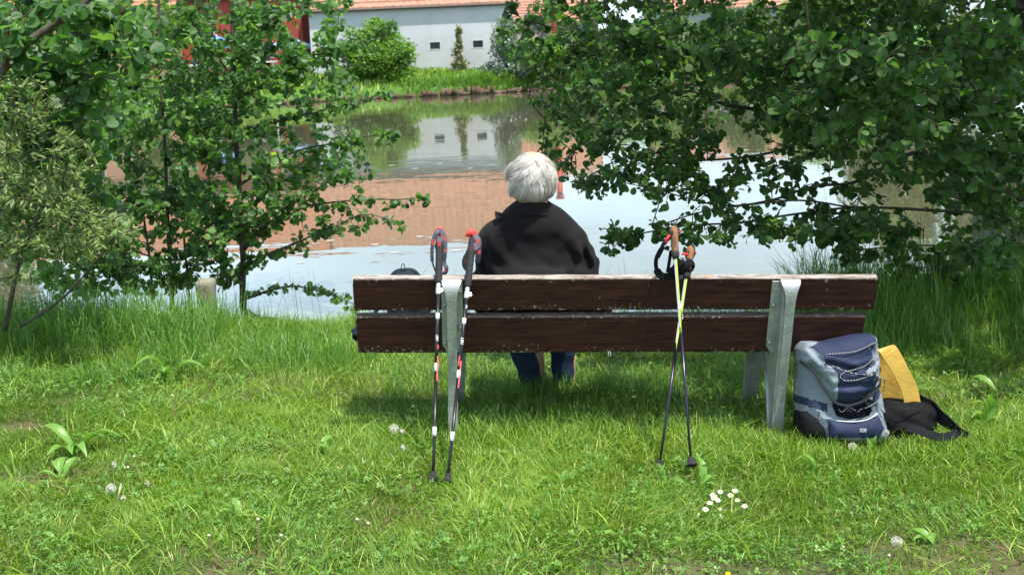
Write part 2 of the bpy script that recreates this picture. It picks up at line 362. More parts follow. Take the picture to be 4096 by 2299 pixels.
for (px, py) in ((392, 165), (440, 163), (470, 168), (350, 176), (330, 240), (420, 236), (395, 252), (640, 190), (300, 262), (690, 205), (455, 250), (560, 215), (780, 240), (415, 168), (375, 244)):
    d = ray(px, py); p = CAM+d*((WZ+.004-CAM.z)/d.z); s = .006*p.y**.5+.012; b0 = len(V); V += [p+Vector((s*math.cos(a)*1.6+random.uniform(-.3, .3)*s, s*math.sin(a), 0)) for a in (0, 1.2, 2.5, 3.6, 5)]; F.append(tuple(range(b0, b0+5)))
tag(py_mesh('floating_petals', V, F, pmat('pale_petals', (.5, .5, .46), .8)), 'pale petals and leaf bits floating on the pond', 'floating petals', kind='stuff')
# crumbled soil bank across the water
dirt = pmat('bank_soil', (.16, .115, .08), .95, .1, col2=(.09, .06, .04), scale=2.5, bump=1, bscale=8)
V = []; F = []; k = 0
for i in range(130):
    x = -11 + i*.16; y = float(shore(x)); rr = random.uniform(.10, .30)*(1.2 if -1.6 < x+1.7 < 1.4 else .65)
    v, f = box_vf((x, y-.02, WZ+rr*.42), (random.uniform(.2, .5), .35, rr), X=(math.cos(k*.7)*.9, math.sin(k*.7)*.4, .1)); k += 1
    V += [(q.x+random.uniform(-.05, .05), q.y+random.uniform(-.05, .05), q.z+random.uniform(-.04, .04)) for q in v]; F += [tuple(a+8*i for a in q) for q in f]
o = py_mesh('bank_soil', V, F, dirt, smooth=True); tag(o, 'crumbling brown soil edge of the far bank at the water', 'soil bank', kind='stuff')

# far grass and reeds: blades joined
def blades_far(name, X, Y, Z, h, wd, mat, label, cat, lean=.3):
    n = len(X); az = RNG.uniform(0, 2*np.pi, n); D = np.stack([np.cos(az), np.sin(az), 0*az], 1); S = np.stack([-np.sin(az), np.cos(az), 0*az], 1)
    S[:, 0] = np.where(RNG.random(n) < .7, 1.0, S[:, 0]); P = np.stack([X, Y, Z], 1); U = np.array([0, 0, 1.])
    h = h*RNG.uniform(.6, 1.3, n)[:, None]; b0 = P - S*wd/2; b1 = P+S*wd/2; m0 = P+U*h*.6+D*h*lean*.4
    t = P+U*h+D*h*lean; V = np.stack([b0, b1, m0+S*wd*.4, m0-S*wd*.4, t], 1).reshape(-1, 3); a = np.arange(n)*5
    return tag(mesh_np(name, V, [np.stack([a, a+1, a+2, a+3], 1), np.stack([a+3, a+2, a+4], 1)], mat, attr=np.repeat(RNG.random(n), 5)), label, cat, kind='stuff')
n = 30000; X = RNG.uniform(-26, 30, n); Y = shore(X)+RNG.uniform(.1, 7, n)**1.0
blades_far('bank_grass', X, Y, fz(X, Y), .16, .05, M['grass'], 'short grass covering the slope of the far bank', 'grass')
n = 5200; X = RNG.uniform(-4, 14, n); X[:2600] = RNG.uniform(-1.6, 4, 2600); Y = shore(X)+RNG.uniform(-.05, .9, n)
blades_far('bank_reeds', X, Y, fz(X, Y)-.05, .45, .03, M['tall'], 'long hanging sedge along the far waterline', 'sedge', lean=.7)

# ------------------------------------------------------------------ buildings
def wallmat(name, c, c2): return pmat(name, c, .9, .2, col2=c2, scale=.8, detail=8, fac=(.4, .75), bump=.2, bscale=20)
m_white = wallmat('white_render', (.54, .55, .56), (.43, .44, .45)); m_red = wallmat('red_render', (.38, .075, .05), (.30, .07, .05)); m_salm = wallmat('salmon_render', (.55, .27, .20), (.45, .30, .18))
m_pink = wallmat('pink_render', (.58, .44, .44), (.5, .38, .38)); m_gray = wallmat('gray_render', (.4, .4, .42), (.3, .3, .33))
m_tile = pmat('clay_tile', (.44, .225, .16), .85, .1, col2=(.24, .15, .10), scale=4, detail=8, fac=(.42, .7)); m_tile2 = pmat('orange_clay_tile', (.50, .215, .14), .85, .1, col2=(.34, .16, .10), scale=3)
m_glass = pmat('dark_pane', (.02, .03, .035), .15, .5); m_frame = pmat('window_frame', (.6, .62, .62), .6); m_frame_dk = pmat('gutter_metal', (.10, .07, .06), .6); m_wood = pmat('weathered_boards', (.30, .26, .22), .85, col2=(.18, .15, .12), scale=12, stretch=(.2, 3, 1))
def tile_roof(parent, x0, x1, ye, ze, yr, zr, mat, ov=.15, rows=None):
    """pitched slope of stepped tile courses from eave (ye, ze) to ridge (yr, zr); courses and rolls are geometry"""
    Lr = math.hypot(yr-ye, zr-ze); rows = rows or int(Lr/.34); cols = int((x1-x0+2*ov)/.28); V = []; F = []
    dy = (yr-ye)/rows; dz = (zr-ze)/rows; n = Vector((0, -(zr-ze), yr-ye)).normalized()
    xx = np.linspace(x0-ov, x1+ov, cols*2+1)
    for r in range(rows):
        b0 = Vector((0, ye+dy*r, ze+dz*r)) + n*.07; b1 = Vector((0, ye+dy*(r+1.1), ze+dz*(r+1.1))) + n*.005
        base = len(V)
        for i, x in enumerate(xx):
            hgt = .028*(i % 2) + random.uniform(-.008, .008); jl = random.uniform(-.02, .02)
            V.append((x, b0.y+jl-n.y*0, b0.z+hgt)); V.append((x, b1.y, b1.z+hgt)); V.append((x, b0.y+jl, b0.z-.07))
        for i in range(len(xx)-1):
            a = base+i*3; F.append((a, a+3, a+4, a+1)); F.append((a+2, a+5, a+3, a))
    o = py_mesh('roof_tiles', V, F, mat, parent); o['kind'] = 'stuff'
    return o
def house(name, label, x0, x1, y0, ze, zr, depth, wall, tile, zb=0.0, wins=(), fascia=m_frame_dk, cat='house', shutters=None, frame=m_frame):
    t = thing(name, label, cat, ((x0+x1)/2, y0, zb))
    yr = y0+depth/2
    # gable-ended body with window openings recessed
    body = [(x0, y0, zb), (x0, y0, ze), (x0, yr, zr-.25), (x0, y0+depth, ze), (x0, y0+depth, zb)]
    V, F = prism_vf(body, (x1-x0, 0, 0)); V = [Vector(v) for v in V]
    o = py_mesh('wall', V, F, wall, t)
    if wins:
        ct = py_mesh('cutter', *joinvf([box_vf((wx, y0, wz), (ww, .5, wh)) for wx, wz, ww, wh in wins]), None)
        md = o.modifiers.new('openings', 'BOOLEAN'); md.object = ct; md.operation = 'DIFFERENCE'; md.solver = 'EXACT'
        dg = bpy.context.evaluated_depsgraph_get(); ct.matrix_world = Matrix.Identity(4)
        ct.location = (0, 0, 0); bpy.context.view_layer.update(); dg = bpy.context.evaluated_depsgraph_get()
        me = bpy.data.meshes.new_from_object(o.evaluated_get(dg)); o.modifiers.clear(); o.data = me
        bpy.data.objects.remove(ct)
    for wx, wz, ww, wh in wins:
        fr = joinvf([box_vf((wx, y0+.02, wz+s*wh/2), (ww+.07, .06, .035)) for s in (-1, 1)] + [box_vf((wx+s*ww/2, y0+.02, wz), (.035, .058, wh-.035)) for s in (-1, 1)])
        wo_ = py_mesh('window', fr[0], fr[1], frame, t)
        box('pane', (wx, y0+.10, wz), (ww, .02, wh), m_glass, wo_)
    tile_roof(t, x0, x1, y0-.12, ze+.02, yr, zr, tile)
    bk = [(x0-.35, yr, zr+.05), (x1+.35, yr, zr+.05), (x1+.35, y0+depth+.3, ze), (x0-.35, y0+depth+.3, ze)]
    V, F = prism_vf(bk, (0, 0, -.08)); py_mesh('rear_roof', V, F, tile, t)
    V, F = tube_vf([(x0-.35, y0-.17, ze-.02), (x1+.35, y0-.17, ze-.02)], .06, 6); py_mesh('gutter', V, F, fascia, t)
    if zr > 0:
        V, F = tube_vf([(x0-.35, yr, zr+.06), (x1+.35, yr, zr+.06)], .11, 6); py_mesh('ridge', V, F, tile, t)
    return t
BY = 57.0
def wx_(px, py, y): p = at(px, py, y); return p.x, p.z
def win(px, py, y, w, h): x, z = wx_(px, py, y); return (x, z, w, h)
b0x = wx_(311, 50, BY)[0]; b1x = wx_(513, 30, BY)[0]
house('barn', 'long white rendered barn across the pond with terracotta roof and two small windows', b0x, b1x, BY, 3.15, 6.6, 8.0, m_white, m_tile, zb=.1, wins=[win(435, 45.5, BY, .47, .33), win(478, 43.8, BY, .47, .33)], cat='barn')
RY = 61.0; r0x = wx_(182, 40, RY)[0]; r1x = wx_(303, 40, RY)[0]
house('red_house', 'red rendered house left of the white barn, behind the terrace', r0x, r1x, RY, 4.0, 7.3, 9, m_red, m_tile2, zb=.1, wins=[win(281, 13, RY, .9, .6), win(243, 22, RY, .9, .6), win(205, 28, RY, .8, .6), win(262, 50, RY, 1.0, .7)])
SY = 60.0; s0x = wx_(-60, 40, SY)[0]; s1x = wx_(176, 40, SY)[0]
house('salmon_house', 'salmon house with orange roof at the far left behind the leaves', s0x, s1x, SY, 3.7, 7.2, 9, m_salm, m_tile2, zb=.1, wins=[win(84, 36, SY, .7, .7), win(128, 38, SY, .7, .7), win(30, 40, SY, .7, .7)])
PY = 72.0; p0x = wx_(512, 20, PY)[0]; p1x = wx_(566, 20, PY)[0]
house('pink_house', 'pale pink house beyond the right end of the white barn', p0x, p1x, PY, 2.6, 4.2, 6, m_pink, m_tile, zb=.1, wins=[win(530, 20, PY, .7, .6)])
QY = 66.0; q0x = wx_(556, 10, QY)[0]; q1x = wx_(598, 10, QY)[0]
house('orange_roof_house', 'house with peach tiled roof behind the right alder', q0x, q1x, QY, 2.3, 4.6, 7, m_gray, m_tile, zb=.1, wins=[win(590, 30, QY, .8, .6)])
q2x = wx_(660, 10, 74)[0]; q3x = wx_(800, 10, 74)[0]
house('gray_house', 'gray house with pale roof glimpsed through the right alder', q2x, q3x, 74, 2.8, 4.8, 6, m_gray, m_tile, zb=.1, wins=[win(700, 30, 74, .8, .6), win(740, 30, 74, .8, .6)])
m_redp = pmat('red_paint', (.5, .04, .03), .5); px_, pz_ = wx_(554, 20, 63)
t = thing('red_mast', 'bright red post standing right of the pink house', 'post', (px_, 63, .2))
tube('post', [(px_, 63, .2), (px_, 63, 4.9)], .14, m_redp, t, 8); box('cap', (px_, 63, 4.96), (.4, .4, .12), m_redp, t)
# terrace: closed and open parasols, tables, chairs, guests
m_blue = pmat('blue_canvas', (.10, .28, .65), .7); m_lblue = pmat('light_blue_canvas', (.35, .5, .75), .7); m_grn = pmat('green_canvas', (.01, .22, .14), .7); m_dk = pmat('dark_rattan', (.02, .018, .016), .7)
m_skin = pmat('skin', (.52, .30, .22), .5, .4); m_whc = pmat('white_cotton', (.65, .66, .7), .9)
for px, py, y, mt, lb in ((290, 46, 58, m_lblue, 'light blue open parasol against the red house'), (217, 45, 59, m_blue, 'blue open parasol behind the main alder trunk'), (76, 53, 57, m_lblue, 'pale blue open parasol at the far left terrace')):
    p = at(px, py, y); zb = .4; t = thing('parasol', lb, 'parasol', (p.x, y, zb))
    tube('pole', [(p.x, y, zb), (p.x, y, p.z+.45)], .03, m_frame, t, 6)
    V = [(p.x, y, p.z+.42)]; F = []
    for k in range(8):
        a = k*math.pi/4; V.append((p.x+1.0*math.cos(a), y+1.0*math.sin(a), p.z)); V.append((p.x+1.0*math.cos(a), y+1.0*math.sin(a), p.z-.14))
    for k in range(8):
        a, b_ = 1+2*k, 1+2*((k+1) % 8); F += [(0, a, b_), (a, a+1, b_+1, b_)]
    py_mesh('canopy', V, F, mt, t)
for px, py, y, lb in ((204, 62, 55.5, 'closed green parasol beside the terrace chairs'), (104, 62, 55.5, 'closed green parasol further left on the terrace')):
    p = at(px, py, y); t = thing('closed_parasol', lb, 'parasol', (p.x, y, .3))
    tube('pole', [(p.x, y, .2), (p.x, y, p.z+.4)], .03, m_frame, t, 6)
    tube('folded_canopy', [(p.x, y, p.z-.45), (p.x, y, p.z-.2), (p.x, y, p.z+.35)], [.22, .17, .03], m_grn, t, 8)
def rattan_chair():
    x = y = 0; t = thing('terrace_chair', 'x', 'chair', (0, 0, 0), 'dark chairs on the far terrace')
    box('seat', (0, 0, .42), (.5, .5, .06), m_dk, t); box('backrest', (0, .24, .72), (.5, .05, .56), m_dk, t)
    for a in (-1, 1):
        for b in (-1, 1): box('leg', (a*.21, b*.2, .2), (.04, .04, .4), m_dk, t)
    return t
def copy_tree(o, parent=None):
    c = o.copy(); COL.objects.link(c); c.parent = parent
    for ch in o.children: copy_tree(ch, c)
    return c
ch0 = rattan_chair()
for i, (px, y, rz, lb) in enumerate(((186, 54.6, 1.2, 'leftmost dark chair of the terrace group under the alder'), (196, 55.2, -2.0, 'dark terrace chair beside the closed green parasol'), (214, 54.8, -.6, 'dark terrace chair right of the closed green parasol'), (258, 55.0, .5, 'dark terrace chair in front of the red house'), (272, 55.6, 2.4, 'rightmost dark terrace chair near the barn corner'))):
    c = ch0 if i == 0 else copy_tree(ch0); p = at(px, 75, y); c.location = (p.x, y, float(fz(np.array(p.x), np.array(y)))); c.rotation_euler.z = rz; c['label'] = lb
for px, y, lb in ((205, 54.9, 'light slatted terrace table between the dark chairs'), (264, 55.2, 'terrace table in front of the red house')):
    p = at(px, 75, y); z0 = float(fz(np.array(p.x), np.array(y))); t = thing('terrace_table', lb, 'table', (p.x, y, z0))
    box('table_top', (p.x, y, z0+.72), (1.1, .8, .05), m_frame, t)
    for a in (-1, 1):
        for b in (-1, 1): box('leg', (p.x+a*.48, y+b*.33, z0+.35), (.05, .05, .7), m_frame, t)
def guest(px, y, seated, shirt, lb):
    p = at(px, 75, y); z0 = float(fz(np.array(p.x), np.array(y))); x = p.x; t = thing('person', lb, 'person', (x, y, z0))
    hz = (.42 if seated else .85)
    def f(P):
        d = sd_ell(P, (x, y, z0+hz+.74), (.085, .1, .12)); d = smin(d, sd_caps(P, (x, y, z0+hz+.5), (x, y, z0+hz+.66), .06, .05), .03)
        d = smin(d, sd_caps(P, (x, y, z0+hz+.1), (x, y, z0+hz+.4), .13, .16), .06)
        for s in (-1, 1):
            d = smin(d, sd_caps(P, (x+s*.18, y, z0+hz+.45), (x+s*.24, y-.04, z0+hz+.2), .055, .045), .03)
            d = smin(d, sd_caps(P, (x+s*.24, y-.04, z0+hz+.2), (x+s*.17, y-.22, z0+hz+.16), .042, .035), .03)
            kn = (x+s*.1, y-.42, z0+.48) if seated else (x+s*.1, y-.02, z0+.46)
            d = smin(d, sd_caps(P, (x+s*.09, y, z0+hz+.05), kn, .085, .06), .04); d = smin(d, sd_caps(P, kn, (kn[0], kn[1]+.03, z0+.06), .058, .04), .03)
            d = smin(d, sd_caps(P, (kn[0], kn[1]+.03, z0+.05), (kn[0], kn[1]-.15, z0+.04), .045, .035), .02)
        return d
    V, Q = surf_net(f, (x-.4, y-.75, z0-.02), (x+.4, y+.3, z0+hz+.92), .035); mesh_np('body', V, [Q], shirt, t, smooth=True)
    def g(P): return smax(sd_ell(P, (x, y+.02, z0+hz+.77), (.1, .11, .12)), -(P[..., 1]-(y-.05)), .02)
    V, Q = surf_net(g, (x-.14, y-.14, z0+hz+.6), (x+.14, y+.18, z0+hz+.93), .025); mesh_np('hair', V, [Q], m_dk, t, smooth=True)
guest(211, 56.5, False, m_whc, 'tiny far guest in white standing behind the terrace chairs')
guest(199, 55.4, True, pmat('navy_cotton', (.03, .05, .12), .9), 'tiny far guest in dark blue seated at the terrace')
# wooden jetty at the far left bank
jx = at(96, 95, 50).x; t = thing('jetty', 'gray weathered plank jetty reaching from the far left bank', 'jetty', (jx, 50, WZ))
for k in range(8): box('plank', (jx-.03*k, 47.9+.42*k, WZ+.32+.045*k), (1.7, .36, .05), m_wood, t)
for a in (-1, 1):
    for y in (48.1, 50.4): box('leg', (jx+a*.7, y, WZ-.1), (.12, .12, .78), m_wood, t)

# ------------------------------------------------------------------ far trees and bushes
def leaf_cloud(C, R, n, size, squash=1.0, rnd=None, lumps=14):
    """n leaf quads in clumps inside an ellipsoid crown"""
    C = np.array(C); R = np.array(R)
    d = RNG.normal(size=(lumps, 3)); d /= np.linalg.norm(d, axis=1)[:, None]; cc = d*RNG.uniform(.35, .8, (lumps, 1)); cr_ = RNG.uniform(.3, .52, lumps)
    k = RNG.integers(0, lumps, n); q = RNG.normal(size=(n, 3)); q /= np.linalg.norm(q, axis=1)[:, None]; q *= (RNG.random((n, 1))**.4)
    P = C + (cc[k] + q*cr_[k][:, None])*R
    return P, np.clip(.25*k/lumps + .5*RNG.random(n) + .15*(q[:, 2]+1)*.8, 0, 1)
def quads(P, size, v, up=.5):
    n = len(P); nr = RNG.normal(size=(n, 3)); nr[:, 2] = np.abs(nr[:, 2])+up; nr /= np.linalg.norm(nr, axis=1)[:, None]
    a = np.cross(nr, RNG.normal(size=(n, 3))); a /= np.linalg.norm(a, axis=1)[:, None]; b = np.cross(nr, a)
    s = (size*RNG.uniform(.6, 1.3, n))[:, None]
    V = np.stack([P-a*s, P+b*s*.6, P+a*s, P-b*s*.6], 1).reshape(-1, 3); i = np.arange(n)*4
    return V, np.stack([i, i+1, i+2, i+3], 1), np.repeat(v, 4)
def far_tree(name, label, cat, x, y, z0, parts, n, size, mat, group=None, trunk=.12):
    t = thing(name, label, cat, (x, y, z0), group)
    Ps = []; vs = []
    tot = sum(r[0]*r[2] for _, r in parts)
    for (c, r) in parts:
        P, v = leaf_cloud((x+c[0], y+c[1], z0+c[2]), r, int(n*r[0]*r[2]/tot), size); Ps.append(P); vs.append(v)
    P = np.concatenate(Ps); v = np.concatenate(vs); ok = P[:, 2] > z0-.1; V, Q, a = quads(P[ok], size, v[ok])
    o = mesh_np('crown', V, [Q], mat, t, attr=a); o['kind'] = 'stuff'
    top = max(c[2] for c, r in parts); items = [tube_vf([(x, y, z0-.2), (x+.05, y, z0+top*.5), (x, y, z0+top)], [trunk, trunk*.7, trunk*.25], 7)]
    for k in range(6):
        a = k*1.05; items.append(tube_vf([(x, y, z0+top*(.15+.1*k)), (x+math.cos(a)*parts[0][1][0]*.6, y+math.sin(a)*parts[0][1][1]*.6, z0+top*(.4+.12*k))], [trunk*.4, trunk*.12], 5))
    py_mesh('trunk', *joinvf(items), M['bark'], t, smooth=True)
    return t
m_bush = leaf_mat('bright_bush_leaf', [(0, (.035, .11, .02)), (.5, (.13, .26, .035)), (1, (.28, .44, .07))], (1.5, 1.6, .8), tf=.35)
m_silver = leaf_mat('silver_willow_leaf', [(0, (.10, .16, .10)), (.6, (.24, .31, .22)), (1, (.42, .48, .38))], (1.2, 1.3, 1), tf=.25)
m_fardark = leaf_mat('far_tree_leaf', [(0, (.02, .06, .015)), (.6, (.05, .12, .02)), (1, (.13, .24, .04))], (1.5, 1.6, .8), tf=.25)
m_olive = leaf_mat('olive_tree_leaf', [(0, (.05, .09, .02)), (.6, (.12, .17, .04)), (1, (.24, .30, .07))], (1.5, 1.6, .8), tf=.25)
m_dry = leaf_mat('dry_shrub_leaf', [(0, (.12, .16, .05)), (.5, (.24, .26, .12)), (1, (.38, .34, .2))], (1.4, 1.4, 1), tf=.25)
def atx(px, y): return at(px, 70, y).x
fx = atx(377, 54.6)
far_tree('round_bush', 'large round bright green bush at the water in front of the white barn', 'bush', fx, 54.9, -.15, [((.0, 0, 1.1), (1.9, 1.5, 1.35)), ((-.5, 0, 1.9), (1.3, 1.2, .95)), ((.15, 0, 2.35), (.85, .8, .6)), ((-1.1, 0, .5), (1.1, 1.0, .7)), ((1.1, 0, .5), (.9, 1, .7)), ((1.25, 0, 1.35), (.7, .8, .5)), ((-1.35, 0, 1.4), (.6, .8, .6))], 19000, .07, m_bush)
fx = atx(460, 56.3)
far_tree('thin_shrub', 'slender half dry shrub against the barn wall between its windows', 'shrub', fx, 56.3, .35, [((0, 0, .4), (.46, .3, .45)), ((0, 0, .9), (.30, .3, .5)), ((0, 0, 1.3), (.2, .2, .5)), ((.02, 0, 1.75), (.2, .2, .28))], 1500, .06, m_dry, trunk=.03)
fx = atx(506, 54.3)
far_tree('silver_bush', 'pale silvery willow bush right of the barn windows', 'bush', fx, 54.4, -.1, [((0, 0, 1.2), (1.0, .9, 1.3)), ((.05, 0, 2.2), (.5, .5, .95)), ((.6, 0, .7), (.9, .9, .8)), ((-.55, 0, .45), (.6, .8, .5))], 9000, .06, m_silver, trunk=.06)
fx = atx(540, 54)
far_tree('leafy_bush', 'yellow green rounded bush beside the silvery willow', 'bush', fx, 54.2, -.1, [((0, 0, .8), (1.1, .9, 1.0)), ((.5, 0, 1.3), (.8, .8, .7))], 6000, .07, m_bush, trunk=.06)
for i, (px, y, sx, h, mt, nm, lb) in enumerate((
    (590, 54.6, 1.5, 1.9, m_fardark, 'bank_bush', 'dark green bush on the far bank, first right of the rounded bush'), (655, 55.5, 2.0, 2.2, m_bush, 'bank_bush', 'bright bush on the far bank seen through the right alder'), (735, 55, 2.0, 2.5, m_fardark, 'bank_bush', 'dark bush on the far bank behind the middle of the right alder'), (810, 56, 2.2, 2.8, m_bush, 'bank_bush', 'tall bright bush on the far bank behind the right alder'),
    (250, 58.5, 1.0, 2.6, m_olive, 'terrace_tree', 'small olive green tree in front of the red house'), (160, 57.5, 1.3, 3.4, m_bush, 'terrace_tree', 'light green tree between salmon and red houses'),
    (20, 54, 2.0, 3.2, m_olive, 'terrace_tree', 'olive green tree at the far left bank'), (293, 57.5, .55, 1.5, m_fardark, 'corner_shrub', 'dark shrub at the left corner of the white barn'), (130, 52, 1.0, .9, m_bush, 'corner_shrub', 'low bright shrub beside the plank jetty'))):
    x = atx(px, y); z0 = float(fz(np.array(x), np.array(y)))
    far_tree(nm, lb, 'tree' if 'tree' in nm else 'bush', x, y, z0, [((0, 0, h*.55), (sx, sx*.8, h*.5)), ((.3*sx, 0, h*.8), (sx*.6, sx*.6, h*.28)), ((-.4*sx, 0, h*.4), (sx*.7, sx*.7, h*.4))], int(3200*sx), .085, mt)
for i, (px, y, sx, h, mt, lb) in enumerate(((890, 60, 3.0, 7.5, m_olive, 'tall olive tree on the far bank, left of the row at right'), (960, 57, 3.4, 9.5, m_olive, 'tallest olive tree on the far bank at right'), (1060, 58, 3.6, 9.0, m_fardark, 'dark tall tree on the far bank beyond the right edge'), (-45, 55, 3.4, 8.5, m_olive, 'tall olive tree on the far bank at the left edge'), (1180, 55, 4, 8, m_olive, 'tall tree farthest right on the far bank'))):
    x = atx(px, y); z0 = float(fz(np.array(x), np.array(y)))
    far_tree('tall_tree', lb, 'tree', x, y, z0, [((0, 0, h*.55), (sx, sx*.9, h*.42)), ((.3*sx, 0, h*.78), (sx*.6, sx*.6, h*.22)), ((-.4*sx, 0, h*.32), (sx*.8, sx*.8, h*.3))], 9000, .15, mt, 'tall trees on the far bank', trunk=.22)
# ------------------------------------------------------------------ near trees
# leaf template: rounded obovate alder leaf, stalk at origin, along +Y, normal +Z, folded along the midrib
def leaf_template(kind='alder'):
    if kind == 'alder':
        ys = [0, .12, .34, .60, .84, .98]; ws = [.02, .24, .41, .47, .36, .12]
    else:
        ys = [0, .25, .6, 1.0]; ws = [.02, .13, .12, .01]
    V = []; UV = []
    for y, w in zip(ys, ws):
        cz = -.10*y*y
        for s in (-1, 0, 1):
            V.append((s*w, y, cz + abs(s)*w*.22)); UV.append((s*w, y))
    F = []
    for i in range(len(ys)-1):
        a = i*3; F += [(a, a+1, a+4, a+3), (a+1, a+2, a+5, a+4)]
    return np.array(V), np.array(F), np.array(UV)
LT = {k: leaf_template(k) for k in ('alder', 'willow')}
def leaf_frames(P, D, Nn, S):
    """arrays of leaf base, direction, normal, size -> (n,3,3) rows X,Y,Z scaled"""
    D = D/np.linalg.norm(D, axis=1)[:, None]; Z = Nn - D*(Nn*D).sum(1)[:, None]; Z /= np.maximum(np.linalg.norm(Z, axis=1)[:, None], 1e-6)
    X = np.cross(D, Z); return np.stack([X, D, Z], 1)*S[:, None, None]
def leaves_mesh(name, P, Fm, v, mat, parent, kind='alder'):
    T, TF, TU = LT[kind]; n = len(P)
    cv = RNG.uniform(.2, 1.8, (n, 1)); TT = np.repeat(T[None], n, 0).copy(); TT[:, :, 2] *= cv; TT[:, :, 0] *= RNG.uniform(.85, 1.12, (n, 1))
    V = np.einsum('nkj,nji->nki', TT, Fm) + P[:, None, :]
    F = (TF[None]+(np.arange(n)*len(T))[:, None, None]).reshape(-1, 4)
    return mesh_np(name, V.reshape(-1, 3), [F], mat, parent, smooth=True, attr=np.repeat(v, len(T)), uv=np.tile(TU, (n, 1)))
def grow(limbs, centers, rnd=0.05):
    """limbs: list of (pts, r0, r1). Twigs from the nearest skeleton node to every cluster centre. Returns twig polylines"""
    NP = []; 
    for pts, r0, r1 in limbs:
        for p in smooth_path(pts, 10): NP.append(tuple(p))
    NP = np.array(NP); owner = []
    C = np.array([tuple(c) for c in centers]); d0 = np.array([np.min(np.linalg.norm(NP-c, axis=1)) for c in C]); order = np.argsort(d0)
    twigs = []
    for i in order:
        c = C[i]; dd = np.linalg.norm(NP-c, axis=1); j = int(np.argmin(dd)); a = NP[j]
        ln = dd[j]
        if ln < .03: a = c + np.array([random.uniform(-.05, .05), 0, -.06]); ln = .08
        mid = (a+c)/2 + np.array([random.uniform(-1, 1), random.uniform(-1, 1), random.uniform(.0, 1.6)])*ln*.14
        q = [a*(1-t)**2 + 2*mid*t*(1-t) + c*t*t for t in np.linspace(0, 1, max(4, int(ln/.06)+2))]
        twigs.append((q, ln)); NP = np.vstack([NP, np.array(q[1:])])
    return twigs
def build_tree(name, label, cat, base, trunks, limbs, centers, leafmat, nl=9, size=(.045, .068), nind=300, kind='alder', group=None, hidden=None, catkins=0, near=None, spread=.2, droop=.25, szf=None):
    t = thing(name, label, cat, base, group)
    for pts, r0, r1 in trunks:
        sp = smooth_path(pts, 6); m = len(sp); tube('trunk', sp, [(r0+(r1-r0)*i/(m-1))*(1+.07*math.sin(i*1.9)) for i in range(m)], M['bark'], t, 9)
    for pts, r0, r1 in limbs:
        sp = smooth_path(pts, 6); m = len(sp); tube('branch', sp, [(r0+(r1-r0)*i/(m-1)) for i in range(m)], M['bark'], t, 7)
    tw = grow(trunks+limbs, centers); items = []
    Pl = []; Dl = []; Nl = []; Sl = []; Vl = []
    for q, ln in tw:
        items.append(tube_vf(q, [.0026+.0022*min(1, ln)*(1-i/len(q)) for i in range(len(q))], 4))
        q = [Vector(p) for p in q]; tip = q[-1]; dr = (q[-1]-q[-2]).normalized(); v0 = random.random()
        cnt = max(3, int(nl*random.uniform(.7, 1.3)))
        for k in range(cnt):
            s = (k/cnt)**1.2*spread; # distance back from the tip
            acc = 0; p = tip
            for i in range(len(q)-1, 0, -1):
                seg = (q[i]-q[i-1]).length
                if acc+seg >= s: p = q[i] + (q[i-1]-q[i])*((s-acc)/max(seg, 1e-6)); break
                acc += seg; p = q[i-1]
            side = Vector((random.gauss(0, 1), random.gauss(0, 1), random.gauss(0, .55))); side = (side-dr*side.dot(dr)*.8).normalized()
            d = (dr*random.uniform(.1, .8) + side + Vector((0, 0, -droop))).normalized()
            nrm = Vector((random.gauss(0, .75), random.gauss(-.3, .75), .9)).normalized()
            S = random.uniform(*size)*(1.0 if k > 1 else .7)*random.choice((.8, 1, 1, 1.08))*(szf(p) if szf else 1)
            Pl.append(p + d*.012); Dl.append(d); Nl.append(nrm); Sl.append(S); Vl.append(min(1, max(0.01, .55*v0+.35*random.random()+(.3 if (k < 2 and random.random() < .25) else 0))))
    P = np.array(Pl); D = np.array(Dl); Nn = np.array(Nl); S = np.array(Sl); v = np.array(Vl); Fm = leaf_frames(P, D, Nn, S)
    o = py_mesh('twigs', *joinvf(items), M['twig'], t, smooth=True); o['kind'] = 'stuff'
    # the leaves that show largest become single parts
    px = np.array([proj(p) for p in P]); inf = (px[:, 0] > 0) & (px[:, 0] < 1024) & (px[:, 1] > 0) & (px[:, 1] < 574)
    depth = P[:, 1]; score = np.where(inf, S/np.maximum(depth, .5)*(1+.0*depth), 0) + np.where(inf, (depth.max()-depth)*.0015, 0)
    k = min(nind, int(inf.sum())); sel = np.argsort(-score)[:k]; mask = np.ones(len(P), bool); mask[sel] = False
    T, TF, TU = LT[kind]; var = []
    for vv in (.1, .3, .45, .6, .75, .95):
        me = bpy.data.meshes.new('leaf'); me.from_pydata([tuple(q) for q in T*[1, 1, random.uniform(.4, 1.6)]], [], [tuple(f) for f in TF])
        a = me.attributes.new('v', 'FLOAT', 'POINT'); a.data.foreach_set('value', np.full(len(T), vv, np.float32))
        l = me.uv_layers.new(name='UVMap'); lp = np.zeros(len(me.loops), np.int32); me.loops.foreach_get('vertex_index', lp); l.data.foreach_set('uv', TU[lp].astype(np.float32).ravel())
        me.polygons.foreach_set('use_smooth', np.ones(len(TF), bool)); me.materials.append(leafmat); me.update(); var.append((vv, me))
    org = Vector(base)
    for i in sel:
        me = min(var, key=lambda w: abs(w[0]-v[i]))[1]; o = bpy.data.objects.new('leaf', me); COL.objects.link(o); o.parent = t
        R = Fm[i].T; p = Vector(P[i])-org
        o.matrix_local = Matrix(((R[0][0], R[0][1], R[0][2], p.x), (R[1][0], R[1][1], R[1][2], p.y), (R[2][0], R[2][1], R[2][2], p.z), (0, 0, 0, 1)))
    if mask.any():
        o = leaves_mesh('foliage', P[mask], Fm[mask], v[mask], leafmat, t, kind); o['kind'] = 'stuff'
